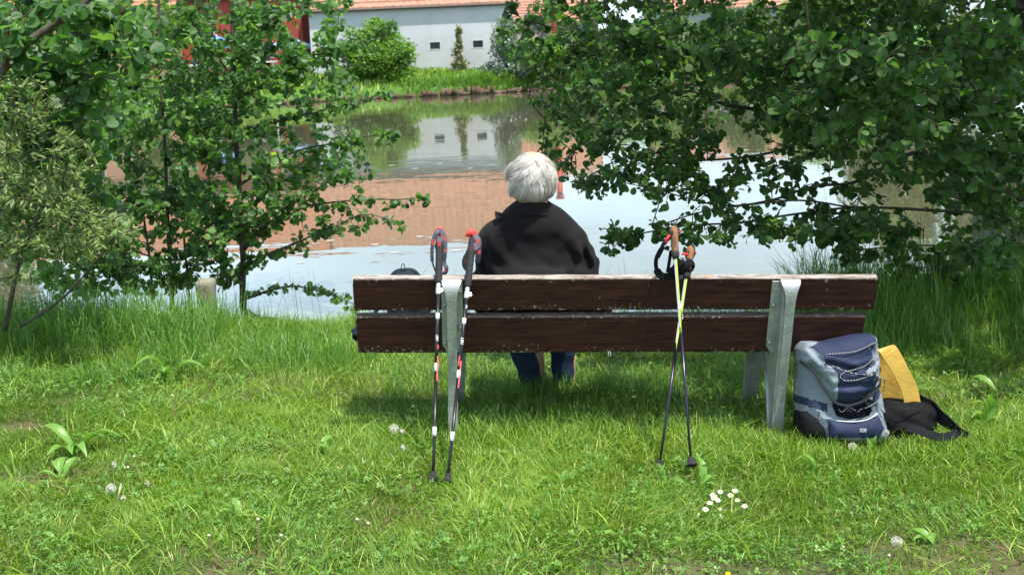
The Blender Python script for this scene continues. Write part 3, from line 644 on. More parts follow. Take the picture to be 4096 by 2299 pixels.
    if catkins:
        items = []
        for q in random.sample(tw, min(catkins, len(tw))):
            c = Vector(q[0][len(q[0])//2]); 
            for _ in range(random.randint(2, 4)):
                a = c + Vector((random.uniform(-.04, .04), random.uniform(-.04, .04), 0)); ln = random.uniform(.05, .09)
                items.append(tube_vf([a, a+Vector((random.uniform(-.006, .006), 0, -ln*.5)), a+Vector((0, 0, -ln))], [.002, .0042, .002], 5))
        o = py_mesh('catkins', *joinvf(items), M['catkin'], t, smooth=True); o['kind'] = 'stuff'
    return t
def ell(cx, cy, rx, ry, n, y0, y1):
    out = []
    for _ in range(n):
        a = random.uniform(0, 2*math.pi); r = math.sqrt(random.random()); out.append(at(cx+rx*r*math.cos(a), cy+ry*r*math.sin(a), random.uniform(y0, y1)))
    return out
def along(pts, step, jit):
    out = []; sp = smooth_path(pts, 8)
    acc = 0
    for a, b in zip(sp[:-1], sp[1:]):
        acc += (b-a).length
        if acc > step: acc = 0; out.append(b + Vector([random.uniform(-jit, jit) for _ in range(3)]))
    out.append(sp[-1]); return out
def pl(lst, y0, y1):
    n = len(lst); return [at(x, y, y0+(y1-y0)*i/(n-1)) for i, (x, y) in enumerate(lst)]
# --- alder with the straight trunk left of the bench
TY = 7.55
base = on_ground(243, 322); base = Vector((base.x, base.y, base.z)); TY = base.y
trunk = [base - Vector((0, 0, .1)), at(242.5, 290, TY), at(243, 262, TY), at(240, 200, TY), at(236, 140, TY), at(234, 80, TY), at(232, 20, TY), at(231, -60, TY), at(229, -190, TY)]
L1 = [([(243, 252), (262, 228), (290, 210), (325, 203), (365, 199), (400, 199), (425, 196)], TY, TY-.5), ([(244, 268), (262, 256), (290, 245), (306, 238), (335, 226), (364, 214), (398, 222)], TY, TY-.7),
      ([(244, 299), (273, 289), (298, 286), (327, 293), (353, 303)], TY, TY-.6), ([(236, 100), (275, 76), (305, 58), (341, 48), (372, 38), (392, 20)], TY, TY-.4),
      ([(238, 130), (290, 118), (330, 108), (366, 99), (388, 88)], TY, TY+.4), ([(239, 185), (275, 162), (299, 150), (333, 143), (360, 137), (392, 134)], TY, TY-.3), ([(241, 212), (270, 190), (300, 172), (345, 158)], TY, TY+.6),
      ([(241, 225), (290, 205), (330, 180), (352, 168)], TY, TY-.8), ([(234, 60), (262, 30), (290, 5), (318, -18)], TY, TY-.2), ([(233, 30), (290, 8), (345, -2)], TY, TY+.5),
      ([(240, 180), (205, 150), (175, 118)], TY, TY-.5), ([(237, 130), (200, 90), (170, 70)], TY, TY+.5), ([(242, 240), (215, 215), (180, 205)], TY, TY+.3), ([(235, 80), (205, 40), (185, 10)], TY, TY-.3), ([(243, 280), (225, 262), (200, 250)], TY, TY-.4)]
limbs = []; cen = []
for pts, a, b in L1:
    P = pl(pts, a, b); limbs.append((P, .013 if len(pts) > 3 else .010, .003)); right = pts[-1][0] > 250
    cen += along(P, .075 if right else .09, .045 if right else .12)
cen += ell(290, 30, 55, 45, 95, TY-.6, TY+.8) + ell(300, 120, 60, 70, 110, TY-.7, TY+.7) + ell(335, 165, 45, 25, 16, TY-.5, TY+.5) + ell(230, 60, 65, 75, 190, TY-.7, TY+.9) + ell(228, 185, 60, 60, 150, TY-.8, TY+.8) + ell(240, 245, 45, 28, 30, TY-.5, TY+.5) + ell(320, 215, 50, 25, 30, TY-.6, TY) + ell(325, 60, 35, 40, 26, TY-.4, TY+.5)
cen += ell(240, -70, 120, 60, 20, TY-.8, TY+1.2)
build_tree('alder_tree', 'slender young alder with straight dark trunk standing left of the bench at the water', 'tree', base, [(trunk, .030, .012)], limbs, cen, M['alder'], catkins=14)
# --- multi-stemmed alders further left
b2 = on_ground(173, 306); Y2 = b2.y+.1
tr2 = [(pl([(173, 312), (171, 280), (168, 225), (165, 150), (160, 70), (158, -20), (156, -120)], Y2, Y2+.2), .020, .009), (pl([(190, 308), (187, 270), (184, 230), (188, 170), (196, 100), (200, 20)], Y2+.3, Y2+.3), .011, .006), (pl([(152, 306), (150, 262), (140, 200), (120, 130), (100, 60)], Y2+.2, Y2+.5), .013, .006)]
lb2 = [(pl(p, Y2, Y2+d), .008, .003) for p, d in (([(168, 235), (140, 205), (105, 190), (70, 185)], -.5), ([(167, 180), (130, 150), (95, 130)], -.3), ([(165, 130), (190, 95), (205, 60)], -.4), ([(162, 90), (130, 60), (105, 25)], .4), ([(170, 265), (130, 250), (95, 255), (65, 268)], -.6), ([(171, 280), (205, 262), (228, 262)], -.3), ([(150, 262), (112, 282), (80, 292)], -.2), ([(160, 60), (185, 20), (200, -15)], -.3))]
cen2 = ell(150, 55, 105, 80, 320, Y2-.8, Y2+1.2) + ell(140, 150, 105, 62, 300, Y2-.8, Y2+1.0) + ell(135, 225, 105, 44, 250, Y2-.7, Y2+.7) + ell(95, 275, 75, 20, 90, Y2-.5, Y2+.3) + ell(195, 270, 50, 24, 60, Y2-.4, Y2+.4) + ell(165, 285, 30, 13, 12, Y2-.3, Y2+.2) + ell(150, -70, 120, 55, 30, Y2-.6, Y2+1.2)
build_tree('alder_tree', 'bushy alder of several thin stems standing left of the straight trunked one', 'tree', b2, tr2, lb2, cen2, M['alder'], catkins=45)
# --- old alder whose slanted bough enters at the top left
Y3 = 6.9; p0 = Vector((-3.9, Y3, 0)); p0.z = float(gz(p0.x, p0.y))
tr3 = [([p0, p0+Vector((.05, 0, .5)), p0+Vector((.12, 0, 1.0)), p0+Vector((.1, .05, 2.2)), p0+Vector((.05, 0, 4))], .09, .05)]
lb3 = [([p0+Vector((.12, 0, 1.0))] + pl([(-60, 130), (0, 72), (25, 45), (48, 28), (70, 12), (90, -2), (140, -60)], Y3-.55, Y3-.5), .026, .014), (pl([(48, 28), (85, 35), (125, 42)], Y3, Y3-.3), .006, .003), (pl([(30, 44), (80, 50), (110, 60)], Y3, Y3+.3), .006, .003), (pl([(0, 72), (40, 95), (80, 110)], Y3, Y3+.4), .007, .003), (pl([(-20, 90), (10, 120), (30, 160)], Y3, Y3+.4), .008, .003)]
cen3 = ell(60, 40, 95, 55, 250, Y3-.3, Y3+1.1) + ell(40, 25, 70, 30, 14, Y3-.9, Y3-.5) + ell(55, 120, 65, 55, 150, Y3-.3, Y3+1.2) + ell(60, 215, 70, 60, 95, Y3-.2, Y3+.9) + ell(30, -70, 120, 60, 30, Y3-.8, Y3+1)
build_tree('alder_tree', 'larger alder at the left edge with a thick slanted bough crossing the corner', 'tree', p0, tr3, lb3, cen3, M['alder'], catkins=60, size=(.05, .078))
# --- pale willow shrub in front at left
b4 = on_ground(8, 345); Y4 = b4.y-.35
tr4 = [(pl([(5, 330), (20, 260), (45, 200), (60, 150)], Y4, Y4), .013, .005), (pl([(-10, 330), (-5, 240), (10, 140), (15, 90)], Y4, Y4-.1), .013, .005), (pl([(20, 326), (60, 300), (95, 262), (118, 232)], Y4, Y4-.2), .008, .003), (pl([(-5, 250), (30, 225), (70, 210)], Y4, Y4-.3), .006, .003)]
cen4 = ell(20, 105, 42, 34, 80, Y4-.4, Y4+.6) + ell(35, 165, 62, 45, 170, Y4-.5, Y4+.5) + ell(45, 225, 70, 36, 150, Y4-.5, Y4+.4) + ell(60, 235, 60, 26, 30, Y4-.4, Y4+.1) + ell(116, 228, 26, 14, 22, Y4-.3, Y4) + ell(60, 180, 22, 18, 18, Y4-.3, Y4) + ell(10, 265, 22, 20, 14, Y4-.3, Y4) + ell(75, 250, 18, 14, 8, Y4-.2, Y4)
build_tree('willow_shrub', 'pale yellow green willow shrub with narrow leaves at the left edge', 'shrub', b4, tr4, [], cen4, M['willow'], nl=12, size=(.03, .052), kind='willow', nind=150, spread=.16, droop=.0)
# --- big alder on the right
Y5 = 7.9; p5 = Vector((at(1052, 300, Y5).x, Y5, 0)); p5.z = float(gz(p5.x, p5.y))
def q5(px, py, y=Y5): return at(px, py, y)
tr5 = [([p5-Vector((0, 0, .1)), q5(1046, 250), q5(1038, 180), q5(1040, 110), q5(1030, 40), q5(1028, -60), q5(1020, -250)], .085, .05), ([q5(1046, 250)-Vector((0, 0, .3)), q5(1075, 180, 7.6), q5(1110, 60, 7.3), q5(1120, -100, 7)], .06, .03)]
RL = [([(1035, 150), (960, 92), (900, 78), (826, 67), (791, 61), (736, 57), (679, 52), (640, 42), (590, 34), (530, 22)], Y5, 7.6, .030), ([(1036, 170), (960, 140), (880, 126), (788, 118), (759, 110), (721, 103), (690, 91), (640, 100), (600, 120)], Y5, 7.2, .020),
      ([(1040, 215), (990, 178), (950, 163), (918, 152), (892, 163), (854, 182), (813, 186), (770, 200), (720, 205), (660, 190)], Y5, 7.0, .017), ([(1044, 235), (990, 215), (931, 210), (858, 207), (800, 213), (740, 222), (680, 226), (608, 240)], Y5, 6.8, .011), ([(850, 207), (800, 200), (745, 205), (700, 212), (668, 222)], 7.2, 6.7, .006),
      ([(1030, 60), (976, 47), (934, 49), (890, 40), (830, 10), (790, -20)], Y5, 6.6, .018), ([(1028, 10), (980, -10), (900, -20), (800, -25), (700, -15), (600, -5), (510, -5)], Y5, 7.4, .024),
      ([(1035, 120), (970, 118), (900, 105), (840, 120), (780, 150), (700, 160), (640, 152), (590, 175)], Y5, 7.5, .014), ([(1036, 90), (980, 100), (920, 120), (880, 110), (850, 95)], Y5, 5.6, .015), ([(1034, 60), (990, 60), (930, 80), (860, 60), (810, 40)], Y5, 5.4, .015), ([(1044, 240), (980, 245), (920, 245), (850, 250)], Y5, 7.0, .008), ([(640, 42), (580, 60), (530, 90), (545, 120)], 7.6, 7.9, .006)]
limbs = []; cen = []
for pts, a, b, r in RL:
    P = pl(pts, a, b); limbs.append((P, r, .0035)); cen += along(P[2:], .12, .09)
cen += ell(800, 25, 250, 45, 300, 6.2, 8.8) + ell(595, 35, 95, 50, 150, 6.9, 8.6) + ell(580, 95, 48, 32, 40, 7.2, 8.4) + ell(735, 95, 180, 45, 280, 6.3, 8.6) + ell(645, 138, 80, 26, 62, 6.9, 8.0) + ell(710, 168, 110, 24, 62, 6.6, 7.8)
cen += ell(900, 105, 140, 75, 330, 5.8, 8.6) + ell(870, 70, 90, 40, 34, 5.3, 6.2) + ell(880, 130, 70, 30, 22, 5.3, 6.0) + ell(990, 100, 60, 90, 90, 5.6, 8.2) + ell(900, 190, 110, 12, 22, 6.4, 7.6) + ell(780, 228, 95, 18, 44, 6.3, 7.2) + ell(655, 232, 48, 8, 16, 6.6, 6.9) + ell(860, 225, 60, 16, 34, 6.3, 7.4) + ell(900, 252, 90, 16, 38, 6.6, 7.8) + ell(985, 215, 45, 60, 75, 6.4, 8.2) + ell(1000, 170, 40, 45, 70, 6.6, 8.0) + ell(900, 275, 80, 12, 16, 7.2, 8.0)
cen += ell(820, -90, 330, 70, 330, 6.0, 9.4) + ell(860, 60, 175, 70, 210, 6.4, 9.0) + ell(700, 60, 120, 55, 70, 7.2, 8.8)
for _ in range(1500):  # unseen upper crown clusters, added to shade the boughs and bank below
    c_ = Vector((random.uniform(.9, 6.6), random.uniform(4.9, 9.4), random.uniform(2.35, 4.4)))
    if proj(c_)[1] < -30: cen.append(c_)
for _ in range(800): cen.append(Vector((random.uniform(2.3, 6.6), random.uniform(5.0, 7.9), random.uniform(2.6, 3.6))))  # second unseen set, added to deepen the shade on the right bank
cen += ell(572, 150, 28, 36, 26, 7.0, 8.0) + ell(600, 184, 28, 14, 10, 7.0, 7.8) + ell(655, 178, 48, 20, 22, 6.9, 7.8) + ell(705, 192, 32, 14, 12, 6.8, 7.5) + ell(622, 238, 20, 6, 7, 6.7, 6.9)
build_tree('alder_tree', 'large spreading alder on the right whose dark boughs hang over the water', 'tree', p5, tr5, limbs, cen, M['alder_dark'], nl=11, size=(.038, .058), catkins=40, spread=.25, droop=.35, szf=lambda p: 1.75 if proj(p)[1] < -25 else .80 if proj(p)[0] < 700 else (.9 if proj(p)[0] < 800 else 1.0))  # leaves above the view are enlarged so they block more sun
# a few more shoots: pale post standing in for a reflection on the water and stone block by the right trunk
m_conc = pmat('weathered_concrete', (.27, .25, .20), .9, .2, col2=(.13, .14, .08), scale=9, bump=.6, bscale=30)
p = at(206, 290, 8.9)
t = thing('reflection_post', 'pale post standing in for a reflection in the water between the alder stems', 'post', (p.x, 8.9, WZ-.3))
zt = at(206, 279, 8.9).z
V, Q = surf_net(lambda P: sd_box(P, (p.x, 8.9, (zt+WZ-.3)/2), (.06, .08, (zt-WZ+.3)/2), .02) + .003*np.sin(P[..., 2]*37+P[..., 0]*30)*np.sin(P[..., 0]*45+P[..., 2]*11+P[..., 1]*20) - .003*np.sin(P[..., 2]*13), (p.x-.13, 8.77, WZ-.35), (p.x+.13, 9.03, zt+.06), .016); mesh_np('shaft', V, [Q], m_conc, t, smooth=True)
p = at(1005, 232, 8.35)
t = thing('stone_block', 'old brown stone block on the bank behind the right alder trunk', 'stone block', (p.x+.1, 8.4, p.z-.5))
box('block', (p.x+.12, 8.4, p.z-.16), (.52, .35, .52), m_conc, t, bevel=.02)
V, Q = surf_net(lambda P: smin(sd_ell(P, (p.x-.02, 8.38, p.z+.12), (.13, .12, .035))+.006*np.sin(P[..., 0]*60)*np.sin(P[..., 1]*50), sd_ell(P, (p.x+.17, 8.42, p.z+.125), (.15, .11, .04)), .02), (p.x-.25, 8.2, p.z+.05), (p.x+.4, 8.6, p.z+.25), .02)
mesh_np('capping_stone', V, [Q], m_conc, t, smooth=True)
# ------------------------------------------------------------------ bench
def plank_mat(name, vertical_grey=False):
    m = bpy.data.materials.new(name); m.use_nodes = True; nt = m.node_tree; b = nt.nodes['Principled BSDF']; b.inputs['Roughness'].default_value = .75; b.inputs['Specular IOR Level'].default_value = .12
    tcn = N(nt, 'ShaderNodeTexCoord'); mpn = N(nt, 'ShaderNodeMapping'); mpn.inputs['Scale'].default_value = (1.2, 14, 14); L(nt, tcn.outputs['Object'], mpn.inputs['Vector'])
    n1 = N(nt, 'ShaderNodeTexNoise', Scale=5.0, Detail=8.0, Roughness=.6); L(nt, mpn.outputs['Vector'], n1.inputs['Vector'])
    r = N(nt, 'ShaderNodeValToRGB'); e = r.color_ramp.elements; e[0].position = .3; e[0].color = (.022, .010, .007, 1); e[1].position = .75; e[1].color = (.072, .027, .018, 1); L(nt, n1.outputs['Fac'], r.inputs['Fac'])
    # pale worn streaks
    n3 = N(nt, 'ShaderNodeTexNoise', Scale=13.0, Detail=6.0, Roughness=.7); L(nt, mpn.outputs['Vector'], n3.inputs['Vector'])
    r3 = N(nt, 'ShaderNodeMapRange'); r3.inputs['From Min'].default_value = .66; r3.inputs['From Max'].default_value = .78; r3.inputs['To Max'].default_value = .10; L(nt, n3.outputs['Fac'], r3.inputs['Value'])
    mx1 = N(nt, 'ShaderNodeMixRGB', Color2=(.16, .12, .10, 1)); L(nt, r3.outputs['Result'], mx1.inputs['Fac']); L(nt, r.outputs['Color'], mx1.inputs['Color1'])
    # lichen specks, denser near the plank's edges (uses the plank's own UV: y runs across the board)
    n2 = N(nt, 'ShaderNodeTexNoise', Scale=60.0, Detail=4.0, Roughness=.65); L(nt, tcn.outputs['Object'], n2.inputs['Vector'])
    n4 = N(nt, 'ShaderNodeTexNoise', Scale=7.0, Detail=3.0); L(nt, tcn.outputs['Object'], n4.inputs['Vector'])
    at_n = N(nt, 'ShaderNodeAttribute'); at_n.attribute_name = 'v'
    s1 = N(nt, 'ShaderNodeMath'); s1.operation = 'MULTIPLY_ADD'; s1.inputs[1].default_value = .20; L(nt, at_n.outputs['Fac'], s1.inputs[0]); L(nt, n2.outputs['Fac'], s1.inputs[2])
    s2 = N(nt, 'ShaderNodeMath'); s2.operation = 'MULTIPLY_ADD'; s2.inputs[1].default_value = .28; L(nt, n4.outputs['Fac'], s2.inputs[0]); L(nt, s1.outputs[0], s2.inputs[2])
    r2 = N(nt, 'ShaderNodeMapRange'); r2.inputs['From Min'].default_value = .86; r2.inputs['From Max'].default_value = .92; r2.inputs['To Max'].default_value = .8; L(nt, s2.outputs[0], r2.inputs['Value'])
    mx2 = N(nt, 'ShaderNodeMixRGB', Color2=(.27, .27, .22, 1)); L(nt, r2.outputs['Result'], mx2.inputs['Fac']); L(nt, mx1.outputs['Color'], mx2.inputs['Color1'])
    # weathered grey upper face
    ge = N(nt, 'ShaderNodeAttribute'); ge.attribute_name = 'top'; ng = N(nt, 'ShaderNodeTexNoise', Scale=9.0, Detail=8.0, Roughness=.75); L(nt, mpn.outputs['Vector'], ng.inputs['Vector'])
    rg = N(nt, 'ShaderNodeValToRGB'); e = rg.color_ramp.elements; e[0].position = .38; e[0].color = (.10, .07, .05, 1); e[1].position = .58; e[1].color = (.42, .37, .33, 1); L(nt, ng.outputs['Fac'], rg.inputs['Fac'])
    mx3 = N(nt, 'ShaderNodeMixRGB'); L(nt, ge.outputs['Fac'], mx3.inputs['Fac']); L(nt, mx2.outputs['Color'], mx3.inputs['Color1']); L(nt, rg.outputs['Color'], mx3.inputs['Color2']); L(nt, mx3.outputs['Color'], b.inputs['Base Color'])
    # orange lichen
    no = N(nt, 'ShaderNodeTexNoise', Scale=26.0, Detail=3.0); mpo = N(nt, 'ShaderNodeMapping'); mpo.inputs['Location'].default_value = (4, 2, 1); L(nt, tcn.outputs['Object'], mpo.inputs['Vector']); L(nt, mpo.outputs['Vector'], no.inputs['Vector'])
    mo = N(nt, 'ShaderNodeMath'); mo.operation = 'MULTIPLY_ADD'; mo.inputs[1].default_value = .12; L(nt, at_n.outputs['Fac'], mo.inputs[0]); L(nt, no.outputs['Fac'], mo.inputs[2])
    ro = N(nt, 'ShaderNodeMapRange'); ro.inputs['From Min'].default_value = .80; ro.inputs['From Max'].default_value = .84; ro.inputs['To Max'].default_value = .8; L(nt, mo.outputs[0], ro.inputs['Value'])
    mx4 = N(nt, 'ShaderNodeMixRGB', Color2=(.45, .20, .04, 1)); L(nt, ro.outputs['Result'], mx4.inputs['Fac']); L(nt, mx3.outputs['Color'], mx4.inputs['Color1']); L(nt, mx4.outputs['Color'], b.inputs['Base Color'])
    bn = N(nt, 'ShaderNodeBump', Strength=.25, Distance=.002); L(nt, n1.outputs['Fac'], bn.inputs['Height']); bn2 = N(nt, 'ShaderNodeBump', Strength=.6, Distance=.003); L(nt, r2.outputs['Result'], bn2.inputs['Height']); L(nt, bn.outputs['Normal'], bn2.inputs['Normal']); L(nt, bn2.outputs['Normal'], b.inputs['Normal'])
    return m
M['plank'] = plank_mat('brown_varnished_plank')
def metal_mat():
    m = pmat('painted_cast_metal', (.50, .52, .52), .42, .5, metal=.55, col2=(.34, .36, .35), scale=22, bump=.25, bscale=120)
    nt = m.node_tree; b = nt.nodes['Principled BSDF']; tcn = N(nt, 'ShaderNodeTexCoord'); n = N(nt, 'ShaderNodeTexNoise', Scale=14.0, Detail=6.0, Roughness=.6); L(nt, tcn.outputs['Object'], n.inputs['Vector'])
    r = N(nt, 'ShaderNodeMapRange'); r.inputs['From Min'].default_value = .66; r.inputs['From Max'].default_value = .70; L(nt, n.outputs['Fac'], r.inputs['Value'])
    src = b.inputs['Base Color'].links[0].from_socket; mx = N(nt, 'ShaderNodeMixRGB', Color2=(.22, .10, .07, 1)); L(nt, r.outputs['Result'], mx.inputs['Fac']); L(nt, src, mx.inputs['Color1']); L(nt, mx.outputs['Color'], b.inputs['Base Color'])
    return m
M['cast'] = metal_mat(); M['steel'] = pmat('zinc_bolt', (.45, .47, .47), .35, .5, metal=.9)
bx = at(610, 272, 5.09).x
BO = Vector((bx, 0, -bx*TR))
bench = thing('park_bench', 'old park bench with dark brown planks and grey metal legs on the lawn', 'bench', BO); bench.rotation_euler = (0, ROLL, 0)
ORG['park_bench'] = Vector((0, 0, 0))     # children are built straight in the bench's own frame
def bench_local(p):  # world -> bench frame
    d = Vector(p)-BO; c, s = math.cos(ROLL), math.sin(ROLL); return Vector((d.x*c - d.z*s, d.y, d.x*s + d.z*c))
def bench_world(p):
    c, s = math.cos(ROLL), math.sin(ROLL); return BO + Vector((p[0]*c+p[2]*s, p[1], -p[0]*s+p[2]*c))
XR = bench_local(at(875.5, 273, 5.09)).x; XL = bench_local(at(354, 272.5, 5.09)).x; HL = XR
print('bench half length', HL)
def plank(x0, x1, org, A, B, la, lb, worn=0.0, warp=.004, endcut=0.0):
    """board: A across (height) direction, B thickness direction. rows of vertices give slightly uneven edges"""
    nx = 44; prof = []
    r = .007
    for (a, b_) in ((r, 0), (.024, 0), (.05, 0), (la-.05, 0), (la-.024, 0), (la-r, 0), (la-.002, .002), (la, r), (la, lb-r), (la-r, lb), (r, lb), (0, lb-r), (0, r), (.002, .002)): prof.append((a, b_))
    V = []; at_v = []; top = []; F = []; A = Vector(A); B = Vector(B); org = Vector(org); ph = random.uniform(0, 9)
    for i in range(nx):
        t = i/(nx-1); x = x0+(x1-x0)*t
        for (a, b_) in prof:
            da = warp*math.sin(t*5+ph)*.3 + random.uniform(-.0012, .0012); db = random.uniform(-.0006, .0006)
            xs_ = x + (endcut*(a/la) if i == nx-1 else 0)
            if i in (0, nx-1): xs_ += random.uniform(-.003, .003)
            V.append(Vector((xs_, 0, 0)) + org + A*(a+da) + B*(b_+db)); e = max(0, 1-min(a*.8, (la-a)*1.6)/.035)
            at_v.append(e if b_ < lb*.5 else .5); top.append(worn if (a > la-.0075 and b_ > .001) else 0)
    n = len(prof)
    for i in range(nx-1):
        for k in range(n): F.append((i*n+k, i*n+(k+1) % n, (i+1)*n+(k+1) % n, (i+1)*n+k))
    F.append(tuple(range(n-1, -1, -1))); F.append(tuple((nx-1)*n+k for k in range(n)))
    me = bpy.data.meshes.new('plank'); me.from_pydata([tuple(v) for v in V], [], F); me.update()
    bm = bmesh.new(); bm.from_mesh(me); bmesh.ops.recalc_face_normals(bm, faces=bm.faces); bm.to_mesh(me); bm.free()
    for nm, dt in (('v', at_v), ('top', top)):
        a_ = me.attributes.new(nm, 'FLOAT', 'POINT'); a_.data.foreach_set('value', np.array(dt, np.float32))
    return link('plank', me, M['plank'], bench)
LEAN = math.radians(15); UPB = Vector((0, -math.sin(LEAN), math.cos(LEAN))); THB = Vector((0, math.cos(LEAN), math.sin(LEAN)))
T0 = Vector((0, 5.05, .677)) # upper edge of the camera-side face
plank(XL, XR, T0 - UPB*.143, UPB, THB, .143, .040, worn=1.0)
HL2 = HL-.005
plank(XL+.004, XR-.03, T0 - UPB*.336, UPB, THB, .168, .040, worn=.35)
for k in range(3): plank(XL, XR, (0, 5.215+.135*k, .372-.004*k), (0, 1, .0), (0, 0, 1), .12, .035, worn=.6, warp=.002)
def bench_leg(xc, off=0.0):
    leg = bpy.data.objects.new('leg', None); COL.objects.link(leg); leg.parent = bench; ORG[leg.name] = Vector((0, 0, 0))
    # flat mounting plate behind the planks, with a bend at the bottom
    hw = .042; s0, s1 = .012, .34; xr = xc; xc = xc+off
    P = [T0 - UPB*s0 - THB*.0045, T0 - UPB*.30 - THB*.0045]
    plate = [Vector((xc-hw, 0, 0))+P[0], Vector((xc+hw, 0, 0))+P[0], Vector((xc+hw, 0, 0))+P[1], Vector((xc+hw*.45, 0, 0))+P[1]-UPB*.035, Vector((xc-hw*.45, 0, 0))+P[1]-UPB*.035, Vector((xc-hw, 0, 0))+P[1]]
    py_mesh('plate', *prism_vf(plate, THB*.004), M['cast'], leg, bevel=.0015)
    # outer rib: strip that widens at the head and hooks over the top plank
    path = [(5.050, .666), (5.034, .672), (5.020, .670), (5.008, .655), (5.004, .63), (5.010, .59), (5.03, .50), (5.052, .40), (5.075, .30), (5.098, .20), (5.112, .10), (5.118, -.06)]
    wid = [.072, .076, .079, .072, .052, .041, .038, .037, .037, .038, .038, .037]
    P = [Vector((xr-.012*max(0, (.3-b_)), a, b_)) for a, b_ in path]; sp = smooth_path(P, 4); wd = np.interp(np.linspace(0, 11, len(sp)), range(12), wid)
    py_mesh('rib', *ribbon_vf(sp, wd, (1, 0, 0), .010), M['cast'], leg, bevel=.0015)
    # web between rib and plate; below the planks it spreads forward to carry the seat, then runs to the foot
    web = [(5.014, .650), (5.040, .655), (5.128, .34), (5.19, .345), (5.30, .362), (5.60, .356), (5.62, .335), (5.60, .318), (5.36, .305), (5.27, .255), (5.215, .17), (5.17, .05), (5.150, -.06), (5.118, -.06), (5.113, .10), (5.099, .20), (5.077, .30), (5.032, .50)]
    py_mesh('web', *prism_vf([Vector((xc-.006, a, b_)) for a, b_ in web], (.012, 0, 0)), M['cast'], leg, bevel=.002)
    # flange along the front edge of the rear leg
    fl = smooth_path([Vector((xc, a, b_)) for a, b_ in ((5.60, .325), (5.37, .305), (5.275, .25), (5.22, .17), (5.175, .05), (5.155, -.06))], 4)
    py_mesh('flange', *ribbon_vf(fl, .030, (1, 0, 0), .009), M['cast'], leg, bevel=.0015)
    py_mesh('seat_bar', *box_vf((xc, 5.41, .3635), (.05, .44, .009)), M['cast'], leg, bevel=.0015)
    # front leg
    fr = smooth_path([Vector((xc, a, b_)) for a, b_ in ((5.50, .34), (5.56, .26), (5.60, .14), (5.66, -.06))], 5)
    py_mesh('front_leg', *ribbon_vf(fr, np.linspace(.10, .055, len(fr)), (1, .2, 0), .012), M['cast'], leg, bevel=.002)
    py_mesh('front_web', *prism_vf([Vector((xc-.005, a, b_)) for a, b_ in ((5.46, .33), (5.58, .33), (5.62, .2), (5.68, -.06), (5.655, -.06), (5.59, .14), (5.55, .25))], (.010, 0, 0)), M['cast'], leg, bevel=.002)
    for s, sx in ((.055, 1), (.115, -1), (.215, 1), (.285, -1)):
        c = T0 - UPB*s - THB*.006 + Vector((xc+sx*.031, 0, 0))
        V, F = tube_vf([c+THB*.002, c-THB*.003, c-THB*.003], [.0125, .0125, .001], 12); V2, F2 = tube_vf([c-THB*.002, c-THB*.010, c-THB*.0115], [.0085, .0085, .005], 6)
        py_mesh('bolt', *joinvf([(V, F), (V2, F2)]), M['steel'], leg, smooth=False)
    return leg
for px, off in ((451.5, .0), (790, -.024)): bench_leg(bench_local(at(px, 281, 5.03)).x, off)
# ------------------------------------------------------------------ person
def fabric(name, c, c2, rough=.9, sc=40, bump=.3, sheen=.0): return pmat(name, c, rough, .2, col2=c2, scale=6, bump=bump, bscale=sc, sheen=sheen)
M['fleece'] = fabric('black_fleece', (.0065, .0055, .006), (.011, .009, .0095), .95, 160, .25, sheen=.03)
M['denim'] = fabric('dark_blue_denim', (.008, .016, .038), (.014, .028, .06), .9, 120, .4)
M['hair'] = pmat('white_hair', (.66, .65, .61), .5, .4, col2=(.52, .50, .46), scale=30, stretch=(1, 1, .2)); M['scalp'] = pmat('pinkish_scalp', (.34, .28, .25), .7, .2, col2=(.46, .37, .34), scale=30)  # scalp cap has its own pinkish tone beneath the white strands
M['tan'] = pmat('tan_suede', (.40, .24, .13), .85, .2, col2=(.5, .32, .2), scale=40, stretch=(1, 1, .3)); M['sole'] = pmat('dark_rubber', (.02, .02, .02), .8)
hc = at(532, 179, 5.27)           # head centre
shoL = at(494, 236, 5.31); shoR = at(571, 241, 5.31); pel = at(541, 318, 5.47); seatz = bench_world((0, 5.4, .405)).z
person = thing('person', 'white haired person in a black fleece seated on the bench, seen from behind', 'person', (pel.x, 5.42, seatz))
kneeL = Vector((at(508, 340, 5.83).x, 5.84, seatz+.055)); kneeR = Vector((at(562, 340, 5.83).x, 5.84, seatz+.05))
ankL = at(531, 374, 5.86); ankR = at(563, 375, 5.86); hipL = Vector((pel.x-.09, 5.40, seatz+.10)); hipR = Vector((pel.x+.09, 5.40, seatz+.10))
for a_ in (ankL, ankR): a_.z = float(gz(a_.x, a_.y))+.085
wrL = Vector((kneeL.x+.10, 5.66, seatz+.17)); wrR = Vector((kneeR.x-.08, 5.66, seatz+.17)); elL = at(485, 300, 5.42); elR = at(594, 303, 5.40)
neck0 = at(537, 214, 5.27); chest = at(536, 262, 5.36)
